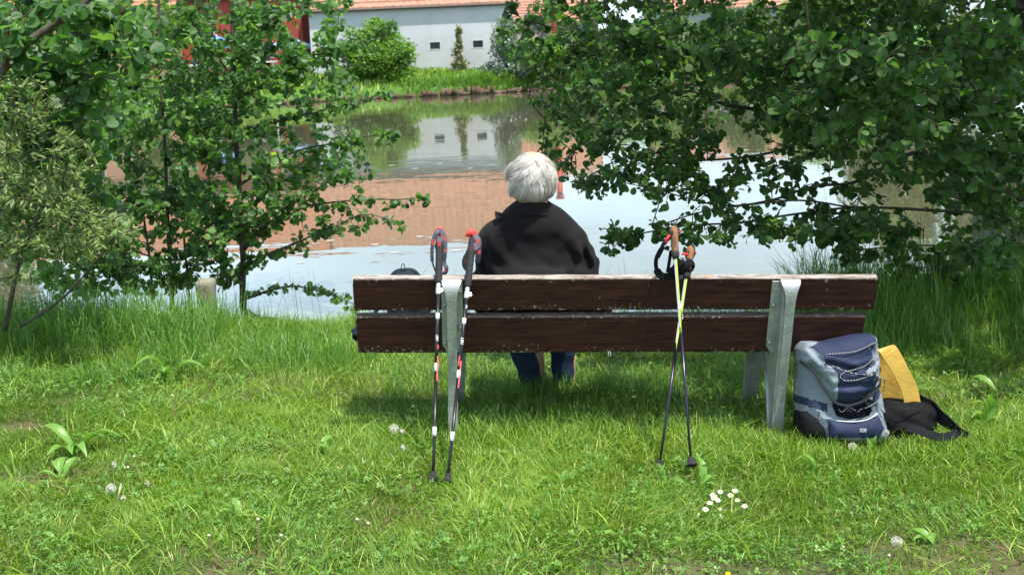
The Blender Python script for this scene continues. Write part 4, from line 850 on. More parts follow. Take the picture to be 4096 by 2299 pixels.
def body_f(P):
    d = sd_ell(P, hc+Vector((0, .0, .012)), (.072, .092, .10)); d = smin(d, sd_ell(P, hc+Vector((0, .045, -.055)), (.050, .052, .06)), .03)  # skull and jaw
    d = smin(d, sd_caps(P, hc+Vector((0, .090, .0)), hc+Vector((0, .112, -.03)), .010, .014), .012)                         # nose
    d = smax(d, -sd_ell(P, hc+Vector((.03, .098, .008)), (.014, .012, .009)), .008); d = smax(d, -sd_ell(P, hc+Vector((-.03, .098, .008)), (.014, .012, .009)), .008)
    d = smin(d, sd_caps(P, hc+Vector((-.02, .088, -.058)), hc+Vector((.02, .088, -.058)), .006, .006), .006)               # lips
    for s in (-1, 1): d = smin(d, sd_ell(P, hc+Vector((s*.076, 0, -.02)), (.009, .018, .032)), .008)                          # ears
    d = smin(d, sd_caps(P, hc+Vector((0, 0, -.07)), neck0, .052, .058), .03)
    d = smin(d, sd_caps(P, neck0, chest, .048, .07), .02); d = smin(d, sd_caps(P, chest, pel, .09, .11), .04)
    for s, sh, el, wr, hip, kn, an in ((-1, shoL, elL, wrL, hipL, kneeL, ankL), (1, shoR, elR, wrR, hipR, kneeR, ankR)):
        d = smin(d, sd_caps(P, chest+Vector((s*.06, 0, .04)), sh+Vector((-s*.03, 0, -.02)), .05, .04), .03); d = smin(d, sd_caps(P, sh+Vector((-s*.03, 0, -.02)), el, .04, .034), .02); d = smin(d, sd_caps(P, el, wr, .034, .024), .015)
        pm = wr + Vector((-s*.015, .075, -.03)); d = smin(d, sd_ell(P, (wr+pm)/2+Vector((0, .02, 0)), (.038, .05, .018)), .012)
        for k in range(4):
            o = Vector(((k-1.5)*.019, 0, 0)); ln = (.034, .04, .037, .029)[k]
            a = pm+o; b_ = a+Vector((0, ln, -.008)); c = b_+Vector((0, ln*.6, -.024)); d = smin(d, sd_caps(P, a, b_, .0092, .0086), .003); d = smin(d, sd_caps(P, b_, c, .0086, .0075), .003)
        tb = wr+Vector((-s*.03, .03, -.008)); t1 = tb+Vector((-s*.022, .035, -.008)); d = smin(d, sd_caps(P, tb, t1, .012, .010), .008); d = smin(d, sd_caps(P, t1, t1+Vector((s*.002, .028, -.01)), .010, .008), .004)
        d = smin(d, sd_caps(P, hip, kn, .075, .052), .04); d = smin(d, sd_caps(P, kn, an, .05, .035), .02); d = smin(d, sd_caps(P, an, an+Vector((0, .12, -.04)), .036, .028), .02)
    return d
V, Q = surf_net(body_f, (pel.x-.34, 5.12, -.14), (pel.x+.38, 6.06, 1.22), .0085); mesh_np('body', relax(V, Q, 1), [Q], m_skin, person, smooth=True)
for s in (-1, 1):
    V, F = tube_vf([hc+Vector((s*.03, .083, .008)), hc+Vector((s*.03, .088, .008)), hc+Vector((s*.03, .0935, .008))], [.011, .010, .003], 10); py_mesh('eye', V, F, m_whc, person, smooth=True)
def fold(P, k=1.0):
    x, y, z = P[..., 0]-pel.x, P[..., 1], P[..., 2]
    f = .0045*np.sin(34*x+22*z+3*np.sin(9*z)) * np.clip((x+.02)*6, 0, 1) + .004*np.sin(55*z-30*x*x*8+1.5) * np.clip((.85-z)*5, 0, 1) + .003*np.sin(24*z+13*x+2)
    f = f*1.6 + .006*np.sin(16*z-22*x+1.2*np.sin(18*x))*np.clip((.95-z)*3, 0, 1)
    return f*k
yb = bench_world((0, 5.10, 0)).y
c1 = at(533, 205, 5.27)
JCR = [((581, 240), (590, 275), .011, .017), ((586, 252), (595, 275), .008, .008), ((487, 240), (484, 274), .010, .012), ((566, 246), (582, 268), .012, .007), ((548, 268), (574, 262), .012, .007), ((505, 232), (530, 240), .014, .005), ((500, 262), (520, 271), .012, .006), ((560, 216), (579, 230), .008, .005), ((530, 252), (552, 262), .014, .004), ((540, 232), (572, 244), .014, .0045)]
def jacket_f(P):
    d = sd_ell(P, at(537, 262, 5.375), (.215, .165, .26)); d = smin(d, sd_caps(P, at(500, 238, 5.33), at(566, 243, 5.33), .082, .080), .05)
    d = smin(d, sd_caps(P, at(520, 222, 5.30), at(552, 223, 5.30), .075, .072), .05); d = smin(d, sd_caps(P, at(513, 290, 5.36), at(570, 290, 5.36), .15, .15), .06)
    d = smin(d, sd_caps(P, pel+Vector((-.07, 0, 0)), pel+Vector((.07, 0, 0)), .155, .155), .06)
    for sh, el, wr, r in ((at(496, 240, 5.35), elL, wrL, .072), (at(571, 245, 5.35), elR, wrR, .070)):
        d = smin(d, sd_caps(P, sh, el, r, .062), .035); d = smin(d, sd_caps(P, el, wr, .062, .045), .02)
    d = smin(d, sd_caps(P, at(542, 277, 5.17), at(560, 277, 5.175), .022, .022), .04)           # hem bunched on the top plank
    d = smin(d, sd_caps(P, at(510, 280, 5.21), at(548, 280, 5.17), .03, .03), .06)
    d = d + fold(P)
    for (x0, y0), (x1, y1), r, k in JCR:
        a0 = np.array(at(x0, y0, 5.24))[[0, 2]]; a1 = np.array(at(x1, y1, 5.24))[[0, 2]]; e = a1-a0; q = P[..., [0, 2]]-a0; tt = np.clip((q@e)/(e@e), 0, 1); dd = np.linalg.norm(q-tt[..., None]*e, axis=-1)
        back = np.clip((5.42-P[..., 1])*12, 0, 1); d = d + back*.62*(k*np.exp(-(dd/(r*1.3))**2) - .55*k*np.exp(-((dd-2*r)/r)**2))
    # crease under right shoulder and between arm and back
    a = np.array(at(572, 258, 5.2)); b_ = np.array(at(588, 292, 5.25)); d = smax(d, -sd_caps(P, a, b_, .010, .016), .02)
    # keep clear of the backrest planks, and open the neck
    n = np.array(THB); p0 = np.array(bench_world((0, T0.y, T0.z))) ; lp = (P-p0)@n
    below = ((P-p0)@np.array(UPB))
    d = smax(d, np.where(below < .004, .042-lp, -1.0), .004)
    d = smin(d, sd_caps(P, at(533, 206, 5.28), at(535, 226, 5.29), .062, .085), .05)
    return smax(d, -sd_caps(P, at(533, 190, 5.29), at(533, 206, 5.29), .056, .052), .008)
V, Q = surf_net(jacket_f, (pel.x-.34, 5.03, seatz-.02), (pel.x+.40, 5.80, 1.12), .0095); 
Vj = relax(V, Q, 2, .5); mesh_np('jacket', Vj, [Q], M['fleece'], person, smooth=True)
# stand-up collar, folded: outer and inner face, plus the loose tip at the left
ring = []; rin = []
for k in range(25):
    a = math.radians(-200 + 220*k/24); cx = c1 + Vector((math.cos(a)*.080, math.sin(a)*.073+.02, -.032-.012*math.cos(a*2))); ring.append(cx)
V = []; F = []
for i, p in enumerate(ring):
    out = Vector((p.x-c1.x, p.y-(c1.y+.02), 0)).normalized(); h = .048
    V += [p+out*.017+Vector((0, 0, -.010)), p+out*.009+Vector((0, 0, h*.72)), p+Vector((0, 0, h)), p-out*.008+Vector((0, 0, h*.8)), p-out*.004+Vector((0, 0, -.02))]
for i in range(len(ring)-1):
    for k in range(4): F.append((i*5+k, (i+1)*5+k, (i+1)*5+k+1, i*5+k+1))
o = py_mesh('collar', V, F, M['fleece'], person, smooth=True); sb = o.modifiers.new('s', 'SUBSURF'); sb.levels = 1; sb.render_levels = 1
tip = at(494.5, 211.5, 5.30)
py_mesh('collar_tip', *prism_vf([tip, at(495.5, 219, 5.27), at(508, 217, 5.25), at(501, 213.5, 5.27)], (.004, .03, 0)), M['fleece'], person, bevel=.002)
# trousers
def trous_f(P):
    d = sd_caps(P, hipL, hipR, .125, .125)
    for hip, kn, an in ((hipL, kneeL, ankL), (hipR, kneeR, ankR)):
        d = smin(d, sd_caps(P, hip, kn, .098, .080), .05); d = smin(d, sd_caps(P, kn, an+Vector((0, -.02, -.02)), .072, .050), .03)
    d = d + .003*np.sin(P[..., 2]*70+P[..., 0]*20)*np.clip((.4-P[..., 2])*6, 0, 1)
    return smax(d, seatz+.004-P[..., 2] + np.where(P[..., 1] > 5.62, -9.0, 0) , .01)
V, Q = surf_net(trous_f, (pel.x-.34, 5.2, -.13), (pel.x+.36, 5.98, .72), .010); mesh_np('trousers', relax(V, Q, 2), [Q], M['denim'], person, smooth=True)
for an in (ankL, ankR):
    def shoe_f(P, an=an):
        d = sd_ell(P, an+Vector((.012, .05, -.045)), (.05, .085, .05)); d = smin(d, sd_ell(P, an+Vector((0, .12, -.055)), (.048, .10, .035)), .04)
        d = smin(d, sd_caps(P, an+Vector((.016, .03, -.03)), an+Vector((.020, .03, .06)), .044, .044), .03)
        return smax(d, float(gz(an.x, an.y))+.004-P[..., 2], .006)
    V, Q = surf_net(shoe_f, an+Vector((-.12, -.16, -.14)), an+Vector((.14, .28, .18)), .009); mesh_np('boot', V, [Q], M['tan'], person, smooth=True)
# hair: cap volume and strands that fall from the crown
def hair_f(P):
    P = P + .004*np.sin(P[..., ::-1]*70)
    d = sd_ell(P, hc+Vector((0, -.008, .010)), (.088, .098, .097)); d = smin(d, sd_ell(P, hc+Vector((0, -.020, -.04)), (.088, .080, .058)), .04)
    d = smax(d, -sd_ell(P, hc+Vector((0, .135, -.05)), (.09, .08, .11)), .02)
    return smax(d, (hc.z-.088)-P[..., 2], .02)
V, Q = surf_net(hair_f, hc-Vector((.14, .14, .14)), hc+Vector((.14, .14, .14)), .007); mesh_np('scalp_hair', relax(V, Q, 2), [Q], M['scalp'], person, smooth=True)
V = []; F = []; att = []
pole_d = Vector((.05, -.42, .90)).normalized(); px1 = pole_d.cross(Vector((0, 1, 0))).normalized(); px2 = pole_d.cross(px1)
locks = [(random.uniform(0, 2*math.pi), random.uniform(.02, 1.35), random.uniform(0, .016), random.gauss(.55, .35), random.uniform(.75, 1.3), random.gauss(-.003, .014)) for _ in range(120)]
for k in range(3300):
    phi0, st0, lr, tw, ll, sw = random.choice(locks); st = max(0, st0+random.gauss(0, .12)); off = random.gauss(0, .17); ln = ll*random.uniform(.75, 1.1); n = 9; pts = []; j = random.uniform(0, .004)
    for i in range(n):
        f = i/(n-1); th = min(st+ln*f, 2.25)
        ph = phi0 + off*(1-.72*f) + tw*math.exp(-th*1.3)*2.2 + sw*8*f
        d = pole_d*math.cos(th) + (px1*math.cos(ph)+px2*math.sin(ph))*math.sin(th); rad = lr*math.sin(min(1, f*1.2)*math.pi)*.8 + j
        p = Vector((d.x*(.090+rad), d.y*(.100+rad), d.z*(.099+rad*.7)))
        if p.z < -.015:
            e = -.015-p.z; sc_ = 1+min(.22, e*2.2)*(.75+rad*20); p = Vector((p.x*sc_, p.y*sc_*.95, p.z))
        p = p + Vector((sw*f*f*1.2, -.004, 0))
        if p.z < -.101-lr*1.8-random.uniform(0, .004): break
        pts.append(hc+p)
    if len(pts) < 3 or (pts[-1].y > hc.y+.075 and pts[-1].z < hc.z+.03): continue
    b0 = len(V); w = random.uniform(.0006, .0014); v = min(1, max(0, .5+.5*math.sin(phi0*13+st0*9)+random.gauss(0, .2)))
    for i, p in enumerate(pts):
        t = (pts[min(i+1, len(pts)-1)]-pts[max(i-1, 0)]); out = (p-hc).normalized(); s = t.cross(out)
        s = s.normalized() if s.length > 1e-9 else Vector((1, 0, 0)); ww = w*(1-.75*(i/(len(pts)-1))**2)
        V += [p-s*ww, p+out*ww*.9, p+s*ww]; att += [v]*3
    for i in range(len(pts)-1):
        a = b0+i*3; F += [(a, a+3, a+4, a+1), (a+1, a+4, a+5, a+2)]
m = bpy.data.materials.new('white_strands'); m.use_nodes = True; nt = m.node_tree; b = nt.nodes['Principled BSDF']; b.inputs['Roughness'].default_value = .42; b.inputs['Specular IOR Level'].default_value = .5
an_ = N(nt, 'ShaderNodeAttribute'); an_.attribute_name = 'v'; rp = N(nt, 'ShaderNodeValToRGB'); e = rp.color_ramp.elements; e[0].position = 0; e[0].color = (.34, .31, .27, 1); e[1].position = .85; e[1].color = (.60, .585, .53, 1); L(nt, an_.outputs['Fac'], rp.inputs['Fac']); L(nt, rp.outputs['Color'], b.inputs['Base Color'])
o = py_mesh('hair', V, F, m, person, smooth=True); a_ = o.data.attributes.new('v', 'FLOAT', 'POINT'); a_.data.foreach_set('value', np.array(att, np.float32)); o['kind'] = 'stuff'

# ------------------------------------------------------------------ walking poles
M['carbon'] = pmat('black_carbon', (.018, .018, .02), .28, .6, metal=.4); M['white_band'] = pmat('white_band', (.55, .56, .58), .5); M['silver'] = pmat('silver_clamp', (.62, .62, .60), .32, .5, metal=.6)
M['foam'] = pmat('black_foam', (.022, .022, .024), .8, .3, bump=.3, bscale=150); M['redrub'] = pmat('coral_red_rubber', (.62, .06, .045), .5, .4); M['strapgrey'] = pmat('grey_webbing', (.09, .09, .11), .9, .2, col2=(.20, .20, .23), scale=220, fac=(.45, .6))
M['cork'] = pmat('cork', (.25, .125, .06), .8, .2, col2=(.15, .075, .04), scale=120, fac=(.45, .7)); M['lime'] = pmat('lime_lacquer', (.42, .72, .03), .35, .5); M['whitep'] = pmat('white_print', (.75, .75, .77), .4); M['redp'] = pmat('red_print', (.80, .04, .03), .4); M['violet'] = pmat('dark_aluminium', (.035, .03, .05), .28, .6, metal=.6); M['blackweb'] = pmat('black_webbing', (.008, .008, .009), .8, .12, bump=.3, bscale=200); M['darkprint'] = pmat('dark_print', (.03, .02, .015), .7)
def pole_thing(label, tippx, toppx, ytop):
    tip_ = on_ground(*tippx); top_ = at(*toppx, ytop)
    t = thing('walking_pole', label, 'walking pole', tip_, 'walking poles leaning on the bench')
    def on(py):
        lo, hi = 0.0, 1.2
        for _ in range(40):
            m_ = (lo+hi)/2
            if proj(tip_.lerp(top_, m_))[1] > py: lo = m_
            else: hi = m_
        return tip_.lerp(top_, lo)
    ax = (top_-tip_).normalized(); vw = (CAM-on(300)).normalized(); side = ax.cross(vw).normalized()*-1; front = side.cross(ax).normalized()
    if front.dot(vw) < 0: front = -front
    if side.x < 0: side = -side
    return t, on, ax, side, front
def seg(name, t, on, py0, py1, r0, r1, mat, n=12): return tube(name, [on(py0), on((py0+py1)/2), on(py1)], [r0, (r0+r1)/2, r1], mat, t, n)
def basket(t, on, py, ax):
    c = on(py); V, F = tube_vf([c-ax*.006, c, c+ax*.012, c+ax*.03], [.026, .028, .014, .009], 14); py_mesh('basket', V, F, M['foam'], t, smooth=False)
    p = on(py)-ax*.0; tube('tip', [p, p-ax*.05], [.006, .003], M['steel'], t, 8)
def leki_pole(label, tp, tt, ytop, pys, words):
    tip_, c1_, b1, b2, b3, cl, gb, gt = pys
    t, on, ax, side, front = pole_thing(label, tp, tt, ytop); r = .0068
    seg('lower_shaft', t, on, tip_, b2, r*.86, r, M['carbon']); seg('upper_shaft', t, on, b2, gb-5, r*1.06, r*1.16, M['carbon'])
    for py, h in ((b1, 4.5), (b2, 4), (b3, 3)): seg('band', t, on, py+h, py-h, r*1.22, r*1.22, M['white_band'])
    seg('collar', t, on, cl, gb-2, r*1.4, r*1.4, M['silver'])
    V, F = tube_vf([on(cl+4), on(cl+2.8), on(cl-2), on(cl-3)], [.0085, .0108, .0108, .009], 14); V2, F2 = box_vf(on(cl)+side*.012, (.010, .012, .016), side, front, ax); V3, F3 = tube_vf([on(cl)+side*.014, on(cl)+side*.022], .004, 8)
    py_mesh('clamp', *joinvf([(V, F), (V2, F2), (V3, F3)]), M['silver'], t, smooth=False)
    mid = gt+ (gb-gt)*.32
    P = [on(gb), on(gb-2), on(mid+6), on(mid+3), on(mid), on(mid-2), on(gt+9), on(gt+5)]; V, F = tube_vf(P, [.0125, .0145, .0145, .0165, .021, .0165, .0155, .015], 14); py_mesh('grip', V, F, M['foam'], t, smooth=True)
    # diagonal grooves of the foam sleeve
    it = []
    for k in range(5):
        a = on(gb-3-k*6.2); b_ = on(gb-8-k*6.2); it += [tube_vf([a-side*.013+front*.006, (a+b_)/2+front*.0145, b_+side*.013+front*.006], .0011, 4)]
    py_mesh('groove', *joinvf(it), M['carbon'], t, smooth=True)
    basket(t, on, tip_-2, ax)
    # print along the shaft
    for (s_, py, sz, mt, sh, off) in words:
        o_ = on(py)+front*(r*1.17+.0012)+side*off; text_mesh('lettering', s_, o_, -ax, side, sz, M[mt], t, shear=sh)
    for py0, py1, off in ((b3+40, b3+62, .0045), (b2+6, b2+14, .004)): py_mesh('stripe', *ribbon_vf([on(py0)+front*(r*1.02)+side*off, on((py0+py1)/2)+front*(r*1.04)+side*off, on(py1)+front*(r*1.02)+side*off], .0035, side, .001), M['redp'], t)
    return t, on, ax, side, front
def strap(t, pts, y, wid, letters, side_v=None, mat='strapgrey', kk=5):
    P = smooth_path([at(px, py, y+dy) for px, py, dy in pts], kk)
    vw = (CAM-P[0]).normalized(); sd = [ (P[min(i+1, len(P)-1)]-P[max(i-1, 0)]).cross(vw).normalized() for i in range(len(P))]
    o = py_mesh('wrist_strap', *ribbon_vf(P, wid, sd, .002), M[mat], t)
    for (px, py, dy, ang, s_, sz, cm) in letters:
        a = math.radians(ang); X = _r*math.cos(a)+_u*math.sin(a); Y = -_r*math.sin(a)+_u*math.cos(a); text_mesh('strap_lettering', s_, at(px, py, y+dy)+vw*.004, X, Y, sz, M[cm], t, bold=.02)
    return o
# left pair
t, on, ax, side, front = leki_pole('walking pole with red handle and grey strap, leftmost on the bench', (433, 484), (440, 229), 5.155, (481, 0, 431, 367, 316, 290, 283, 228), [('LEKI', 338, .013, 'whitep', .3, 0), ('LEKI', 347, .010, 'redp', .2, .004), ('CRESSIDA', 365, .009, 'redp', .2, .0045)])
V, Q = surf_net(lambda P: smin(sd_ell(P, on(232)-front*.0+Vector((0, .006, 0)), (.021, .030, .017)), sd_caps(P, on(236), on(231), .015, .017), .01), on(232)-Vector((.05, .06, .05)), on(232)+Vector((.05, .06, .05)), .0035); mesh_np('grip_head', V, [Q], M['redrub'], t, smooth=True)
strap(t, [(443, 230, -.01), (438, 231, -.03), (434, 237, -.03), (432, 250, -.02), (432.5, 262, -.01), (436, 272, .0), (438, 278, .01)], 5.14, [.014]*4*5+[.007]*30, [(433.3, 242, -.036, 80, 'LEKI', .012, 'redp'), (435, 270, -.02, 60, 'K', .012, 'redp')])
strap(t, [(437, 229.5, -.02), (442, 231, -.034), (445, 240, -.034), (445, 252, -.03), (444, 262, -.02), (446.5, 269, -.02), (442, 277, .0), (439, 281, .01)], 5.14, .017, [(444.5, 238, -.040, -80, 'EKI', .014, 'redp'), (445, 250, -.040, -85, 'LE', .012, 'redp'), (445, 270, -.03, 40, 'K', .014, 'redp')])
strap(t, [(440, 236, -.036), (439.5, 241, -.038), (439, 248, -.036)], 5.14, .024, [(439.5, 243, -.042, 85, 'EKI', .015, 'redp')])
t, on, ax, side, front = leki_pole('walking pole with curved red handle and twisted strap, second from left', (447, 486), (473, 234), 5.155, (483, 0, 436, 374, 321, 294, 287, 234), [('LEKI', 341, .015, 'whitep', .3, 0), ('LEKI', 307, .009, 'whitep', .0, .003), ('CRESSIDA', 361, .010, 'redp', .2, -.004)])
hp = [at(473.5, 246, 5.165), at(473.3, 240, 5.16), at(474.2, 235, 5.155), at(471.5, 232.3, 5.15), at(468.3, 234.0, 5.145), at(467.0, 236.5, 5.143)]
V, F = tube_vf(smooth_path(hp, 5), np.interp(np.linspace(0, 1, 26), [0, .4, .7, 1], [.013, .0145, .0145, .006]), 12, flat=1.2); py_mesh('grip_head', V, F, M['redrub'], t, smooth=True)
strap(t, [(474.5, 234.5, -.025), (478.5, 240, -.036), (479, 249, -.03), (478.5, 256, -.02), (477, 262, .0)], 5.16, .020, [(477.6, 241, -.045, -60, 'LEKI', .014, 'redp'), (479, 252, -.042, -85, 'EK', .014, 'redp')])
strap(t, [(478, 243, -.046), (473.5, 249, -.05), (467.5, 255, -.04), (465.2, 261, -.02), (465.8, 266, .0), (468.5, 268.5, .01)], 5.16, .026, [(472.5, 250, -.056, -130, 'KEL', .016, 'redp'), (466, 261, -.045, 75, 'LK', .013, 'redp')])
# right pair: cork handles
def cork_pole(label, tp, tt, ytop, pys, gl, kink):
    tip_, cols, gb, gt = pys
    t, on, ax, side, front = pole_thing(label, tp, tt, ytop); r = .0070
    seg('lower_shaft', t, on, tip_, cols, r*.62, r*.95, M['violet']); seg('upper_shaft', t, on, cols, gb-3, r*1.05, r*1.15, M['carbon'])
    py_mesh('lime_stripe', *ribbon_vf([on(cols+6)+front*r*1.06+side*.000, on(cols-8)+front*r*1.12+side*.001, on(gb)+front*r*1.2+side*.0025], [.001, .0045, .0045], side, .0014), M['lime'], t)
    for off in (-.0015, -.0035, -.0055): py_mesh('white_stripe', *ribbon_vf([on(cols)+front*(r*1.05-abs(off)*.3)+side*off, on(gb)+front*(r*1.17-abs(off)*.3)+side*off], .0009, side, .001), M['whitep'], t)
    text_mesh('lettering', 'LEKI', on(gl)+front*(r*1.2+.0016)+side*.0018, -ax, side, .0165, M['whitep'], t, shear=.2, bold=.03)
    # grip: cork body, rubber collar below, rubber crown and red stop button
    def gp_(py, off): return on(py)+side*off
    P = [gp_(gb+1, 0), gp_(gb-8, .0), gp_(gb-16, .001), gp_(gt+8, .002), gp_(gt+3, .0015), gp_(gt, .001)]
    V, F = tube_vf(P, [.0125, .0155, .0150, .0160, .0160, .008], 14, flat=1.15); py_mesh('cork_grip', V, F, M['cork'], t, smooth=True)
    V, F = tube_vf([gp_(gb+2.5, 0), gp_(gb, 0), gp_(gb-4, .001)], [.0115, .0145, .0162], 14, flat=1.15); py_mesh('grip_collar', V, F, M['foam'], t, smooth=True)
    V, F = tube_vf([gp_(gt+12, .013), gp_(gt+7, .0155), gp_(gt+1, .009), gp_(gt-1, .002), gp_(gt+.4, -.004)], [.004, .008, .0095, .009, .004], 10); py_mesh('grip_crown', V, F, M['foam'], t, smooth=True)
    V, F = tube_vf([gp_(gt+6, .021), gp_(gt+5, .0245)], [.006, .0045], 10); py_mesh('button', V, F, M['redp'], t, smooth=True)
    c = gp_(gt+9, -.008)+front*.010; V, Q = surf_net(lambda P: sd_ell(P, c, (.011, .009, .018)), c-Vector((.03, .03, .03)), c+Vector((.03, .03, .03)), .004); mesh_np('thumb_pad', V, [Q], M['foam'], t, smooth=True)
    V, F = tube_vf([on(tip_)-ax*.008, on(tip_), on(tip_)+ax*.012, on(tip_)+ax*.03], [.014, .026, .018, .009], 12); py_mesh('basket', V, F, M['foam'], t, smooth=False); tube('tip', [on(tip_), on(tip_)-ax*.05], [.007, .004], M['foam'], t, 8)
    return t, on, ax, side, front
t, on, ax, side, front = cork_pole('cork handled walking pole reaching highest of the crossed pair, black strap', (692, 475), (673.2, 226), 5.045, (464, 327, 256, 226), 305, 0)
text_mesh('grip_lettering', 'LEKI', on(243)+front*.0195, -ax, side, .021, M['darkprint'], t)
strap(t, [(671, 236, -.01), (665.5, 241, -.03), (661, 250, -.03), (657.5, 257, -.02)], 5.035, .018, [], mat='blackweb')
strap(t, [(669.5, 248, -.03), (664, 246.5, -.03), (659.5, 251, -.02), (656, 260, -.01), (657, 270, .0), (663, 276, .0), (675, 275.5, .01)], 5.025, [.022]*6+[.016]*14+[.030]*20, [], mat='blackweb')
strap(t, [(671, 250, -.01), (669.5, 260, .0), (667.5, 272, .0)], 5.04, .013, [], mat='blackweb')
strap(t, [(669.8, 234.5, -.02), (667, 238, -.024), (666, 243, -.02)], 5.025, .010, [], mat='redp')
strap(t, [(671.5, 248.5, -.04), (668, 244.5, -.044), (664.5, 246, -.04)], 5.025, .005, [], mat='white_band')
t, on, ax, side, front = cork_pole('lower cork handled walking pole of the crossed pair, leaning the other way', (659, 468), (690.5, 247), 5.07, (467, 343, 276, 246), 318, 0)
def gl_f(P):
    d = smin(sd_ell(P, at(684, 263.5, 5.035), (.040, .028, .026)), sd_ell(P, at(689, 267, 5.035), (.020, .03, .019)), .02); d = smin(d, sd_caps(P, at(672, 271.5, 5.04), at(682, 269, 5.035), .019, .022), .02)
    return smax(d, -sd_ell(P, at(692, 267.5, 5.015), (.012, .03, .008)), .004)
c = at(682, 266, 5.035); V, Q = surf_net(gl_f, c-Vector((.09, .06, .06)), c+Vector((.09, .06, .06)), .005); mesh_np('wrist_strap', relax(V, Q, 1), [Q], M['blackweb'], t, smooth=True)
strap(t, [(682, 254.5, -.03), (685, 253, -.034), (688, 253.5, -.03)], 5.025, .009, [], mat='redp'); strap(t, [(680.5, 259, -.036), (683, 256, -.04), (685.5, 260, -.036)], 5.025, .008, [], mat='white_band')
# ------------------------------------------------------------------ backpack leaning on the bench
M['greycloth'] = fabric('grey_blue_nylon', (.22, .26, .29), (.17, .205, .235), .75, 260, .25); M['navy'] = fabric('navy_nylon', (.026, .036, .078), (.018, .026, .058), .7, 260, .25); M['mesh'] = pmat('black_air_mesh', (.012, .014, .022), .8, .3, bump=1, bscale=320); M['bind'] = pmat('black_binding', (.015, .015, .018), .6, .4)
M['cord'] = bpy.data.materials.new('black_white_cord'); M['cord'].use_nodes = True; nt = M['cord'].node_tree; b = nt.nodes['Principled BSDF']; b.inputs['Roughness'].default_value = .8
tcn = N(nt, 'ShaderNodeTexCoord'); wv = N(nt, 'ShaderNodeTexWave', Scale=52.0, Distortion=.6); wv.bands_direction = 'DIAGONAL'; L(nt, tcn.outputs['Object'], wv.inputs['Vector']); rp = N(nt, 'ShaderNodeValToRGB'); rp.color_ramp.elements[0].position = .42; rp.color_ramp.elements[0].color = (.02, .02, .03, 1); rp.color_ramp.elements[1].position = .5; rp.color_ramp.elements[1].color = (.36, .36, .35, 1); L(nt, wv.outputs['Fac'], rp.inputs['Fac']); L(nt, rp.outputs['Color'], b.inputs['Base Color'])
PKO = at(838, 436, 5.02)                        # pack frame: camera-parallel plane leaning back against the bench
PS = (PKO-CAM).dot(_f)/F_                       # metres per 1024-px pixel there
def zz(x, y): return (750+.1124*x, 300+.1124*y) # from my close-up grid to picture pixels
def pk(px, py, w=0.0): return PKO + _r*((px-838)*PS) + _u*((436-py)*PS) - _f*w
def pkz(x, y, w=0.0): return pk(*zz(x, y), w)
RP = np.array([list(_r), list(_u), list(-_f)]).T
pack = thing('backpack', 'navy and grey-blue hiking backpack leaning on the right end of the bench', 'backpack', PKO)
def pl2(P):  # world -> pack local (u, v, w)
    q = (P-np.array(PKO))@RP; return q
def inpoly(px, py, poly):
    ins = np.zeros(px.shape, bool); n = len(poly)
    for i in range(n):
        x0, y0 = poly[i]; x1, y1 = poly[(i+1) % n]
        c = ((y0 > py) != (y1 > py)) & (px < (x1-x0)*(py-y0)/((y1-y0) if y1 != y0 else 1e-9)+x0); ins ^= c
    return ins
def polysdf(px, py, poly):
    """2D signed distance in pixels"""
    d = np.full(px.shape, 1e9); n = len(poly)
    for i in range(n):
        ax_, ay = poly[i]; bx_, by = poly[(i+1) % n]; ex, ey = bx_-ax_, by-ay; wx, wy = px-ax_, py-ay
        t = np.clip((wx*ex+wy*ey)/(ex*ex+ey*ey+1e-9), 0, 1); d = np.minimum(d, np.hypot(wx-ex*t, wy-ey*t))
    return np.where(inpoly(px, py, poly), -d, d)
def puff(P, poly, w0, w1, rnd, wob=0.0):
    """pillow with the outline poly (close-up grid), from depth w0 (away) to w1 (towards the viewer), rounded edge rnd"""
    q = pl2(P); gx = ((q[..., 0]/PS+838)-750)/.1124; gy = ((436-q[..., 1]/PS)-300)/.1124
    d2 = polysdf(gx, gy, poly)*.1124*PS
    w = q[..., 2]; bulge = .012*np.clip(-d2/.05, 0, 1)
    dz = np.maximum(w-(w1+bulge), w0-w); 
    a = d2+rnd; b_ = dz+rnd
    d = np.hypot(np.maximum(a, 0), np.maximum(b_, 0)) + np.minimum(np.maximum(a, b_), 0) - rnd
    if wob: d = d + wob*(np.sin(q[..., 0]*70+q[..., 1]*45+1)*.6+np.sin(q[..., 1]*95-q[..., 0]*60)*.5)
    return d
def split_mesh(parent, V, Q, specs, default, smooth=True):
    """cut one meshed shell into parts by outline polygons in the close-up grid; specs: (name, mat, poly, facing only)"""
    C = V[Q].mean(1); q = pl2(C); gx = ((q[:, 0]/PS+838)-750)/.1124; gy = ((436-q[:, 1]/PS)-300)/.1124
    left = np.ones(len(Q), bool)
    for name, mat, poly in specs:
        s = inpoly(gx, gy, poly) & left
        lab = np.arange(len(V)); qs = Q[s]
        for _ in range(400):
            m_ = lab[qs].min(1); new = lab.copy(); np.minimum.at(new, qs.ravel(), np.repeat(m_, 4))
            if (new == lab).all(): break
            lab = new
        ids, cnt = np.unique(lab[qs[:, 0]], return_counts=True); idx_ = np.where(s)[0][lab[qs[:, 0]] != ids[cnt.argmax()]]; s[idx_] = False
        if s.any(): emit(name, V, Q[s], mat, parent)
        left &= ~s
    if left.any(): emit(default[0], V, Q[left], default[1], parent)
def emit(name, V, Q, mat, parent):
    u, inv = np.unique(Q, return_inverse=True); return mesh_np(name, V[u], [inv.reshape(Q.shape)], mat, parent, smooth=True)
LO = np.array(PKO)-np.array([.26, .30, .14]); HI = np.array(PKO)+np.array([.26, .32, .48])
lower = [(432, 560), (1090, 560), (1135, 790), (1165, 900), (1190, 1080), (1205, 1230), (1100, 1260), (640, 1265), (560, 1180), (440, 1100), (425, 900)]
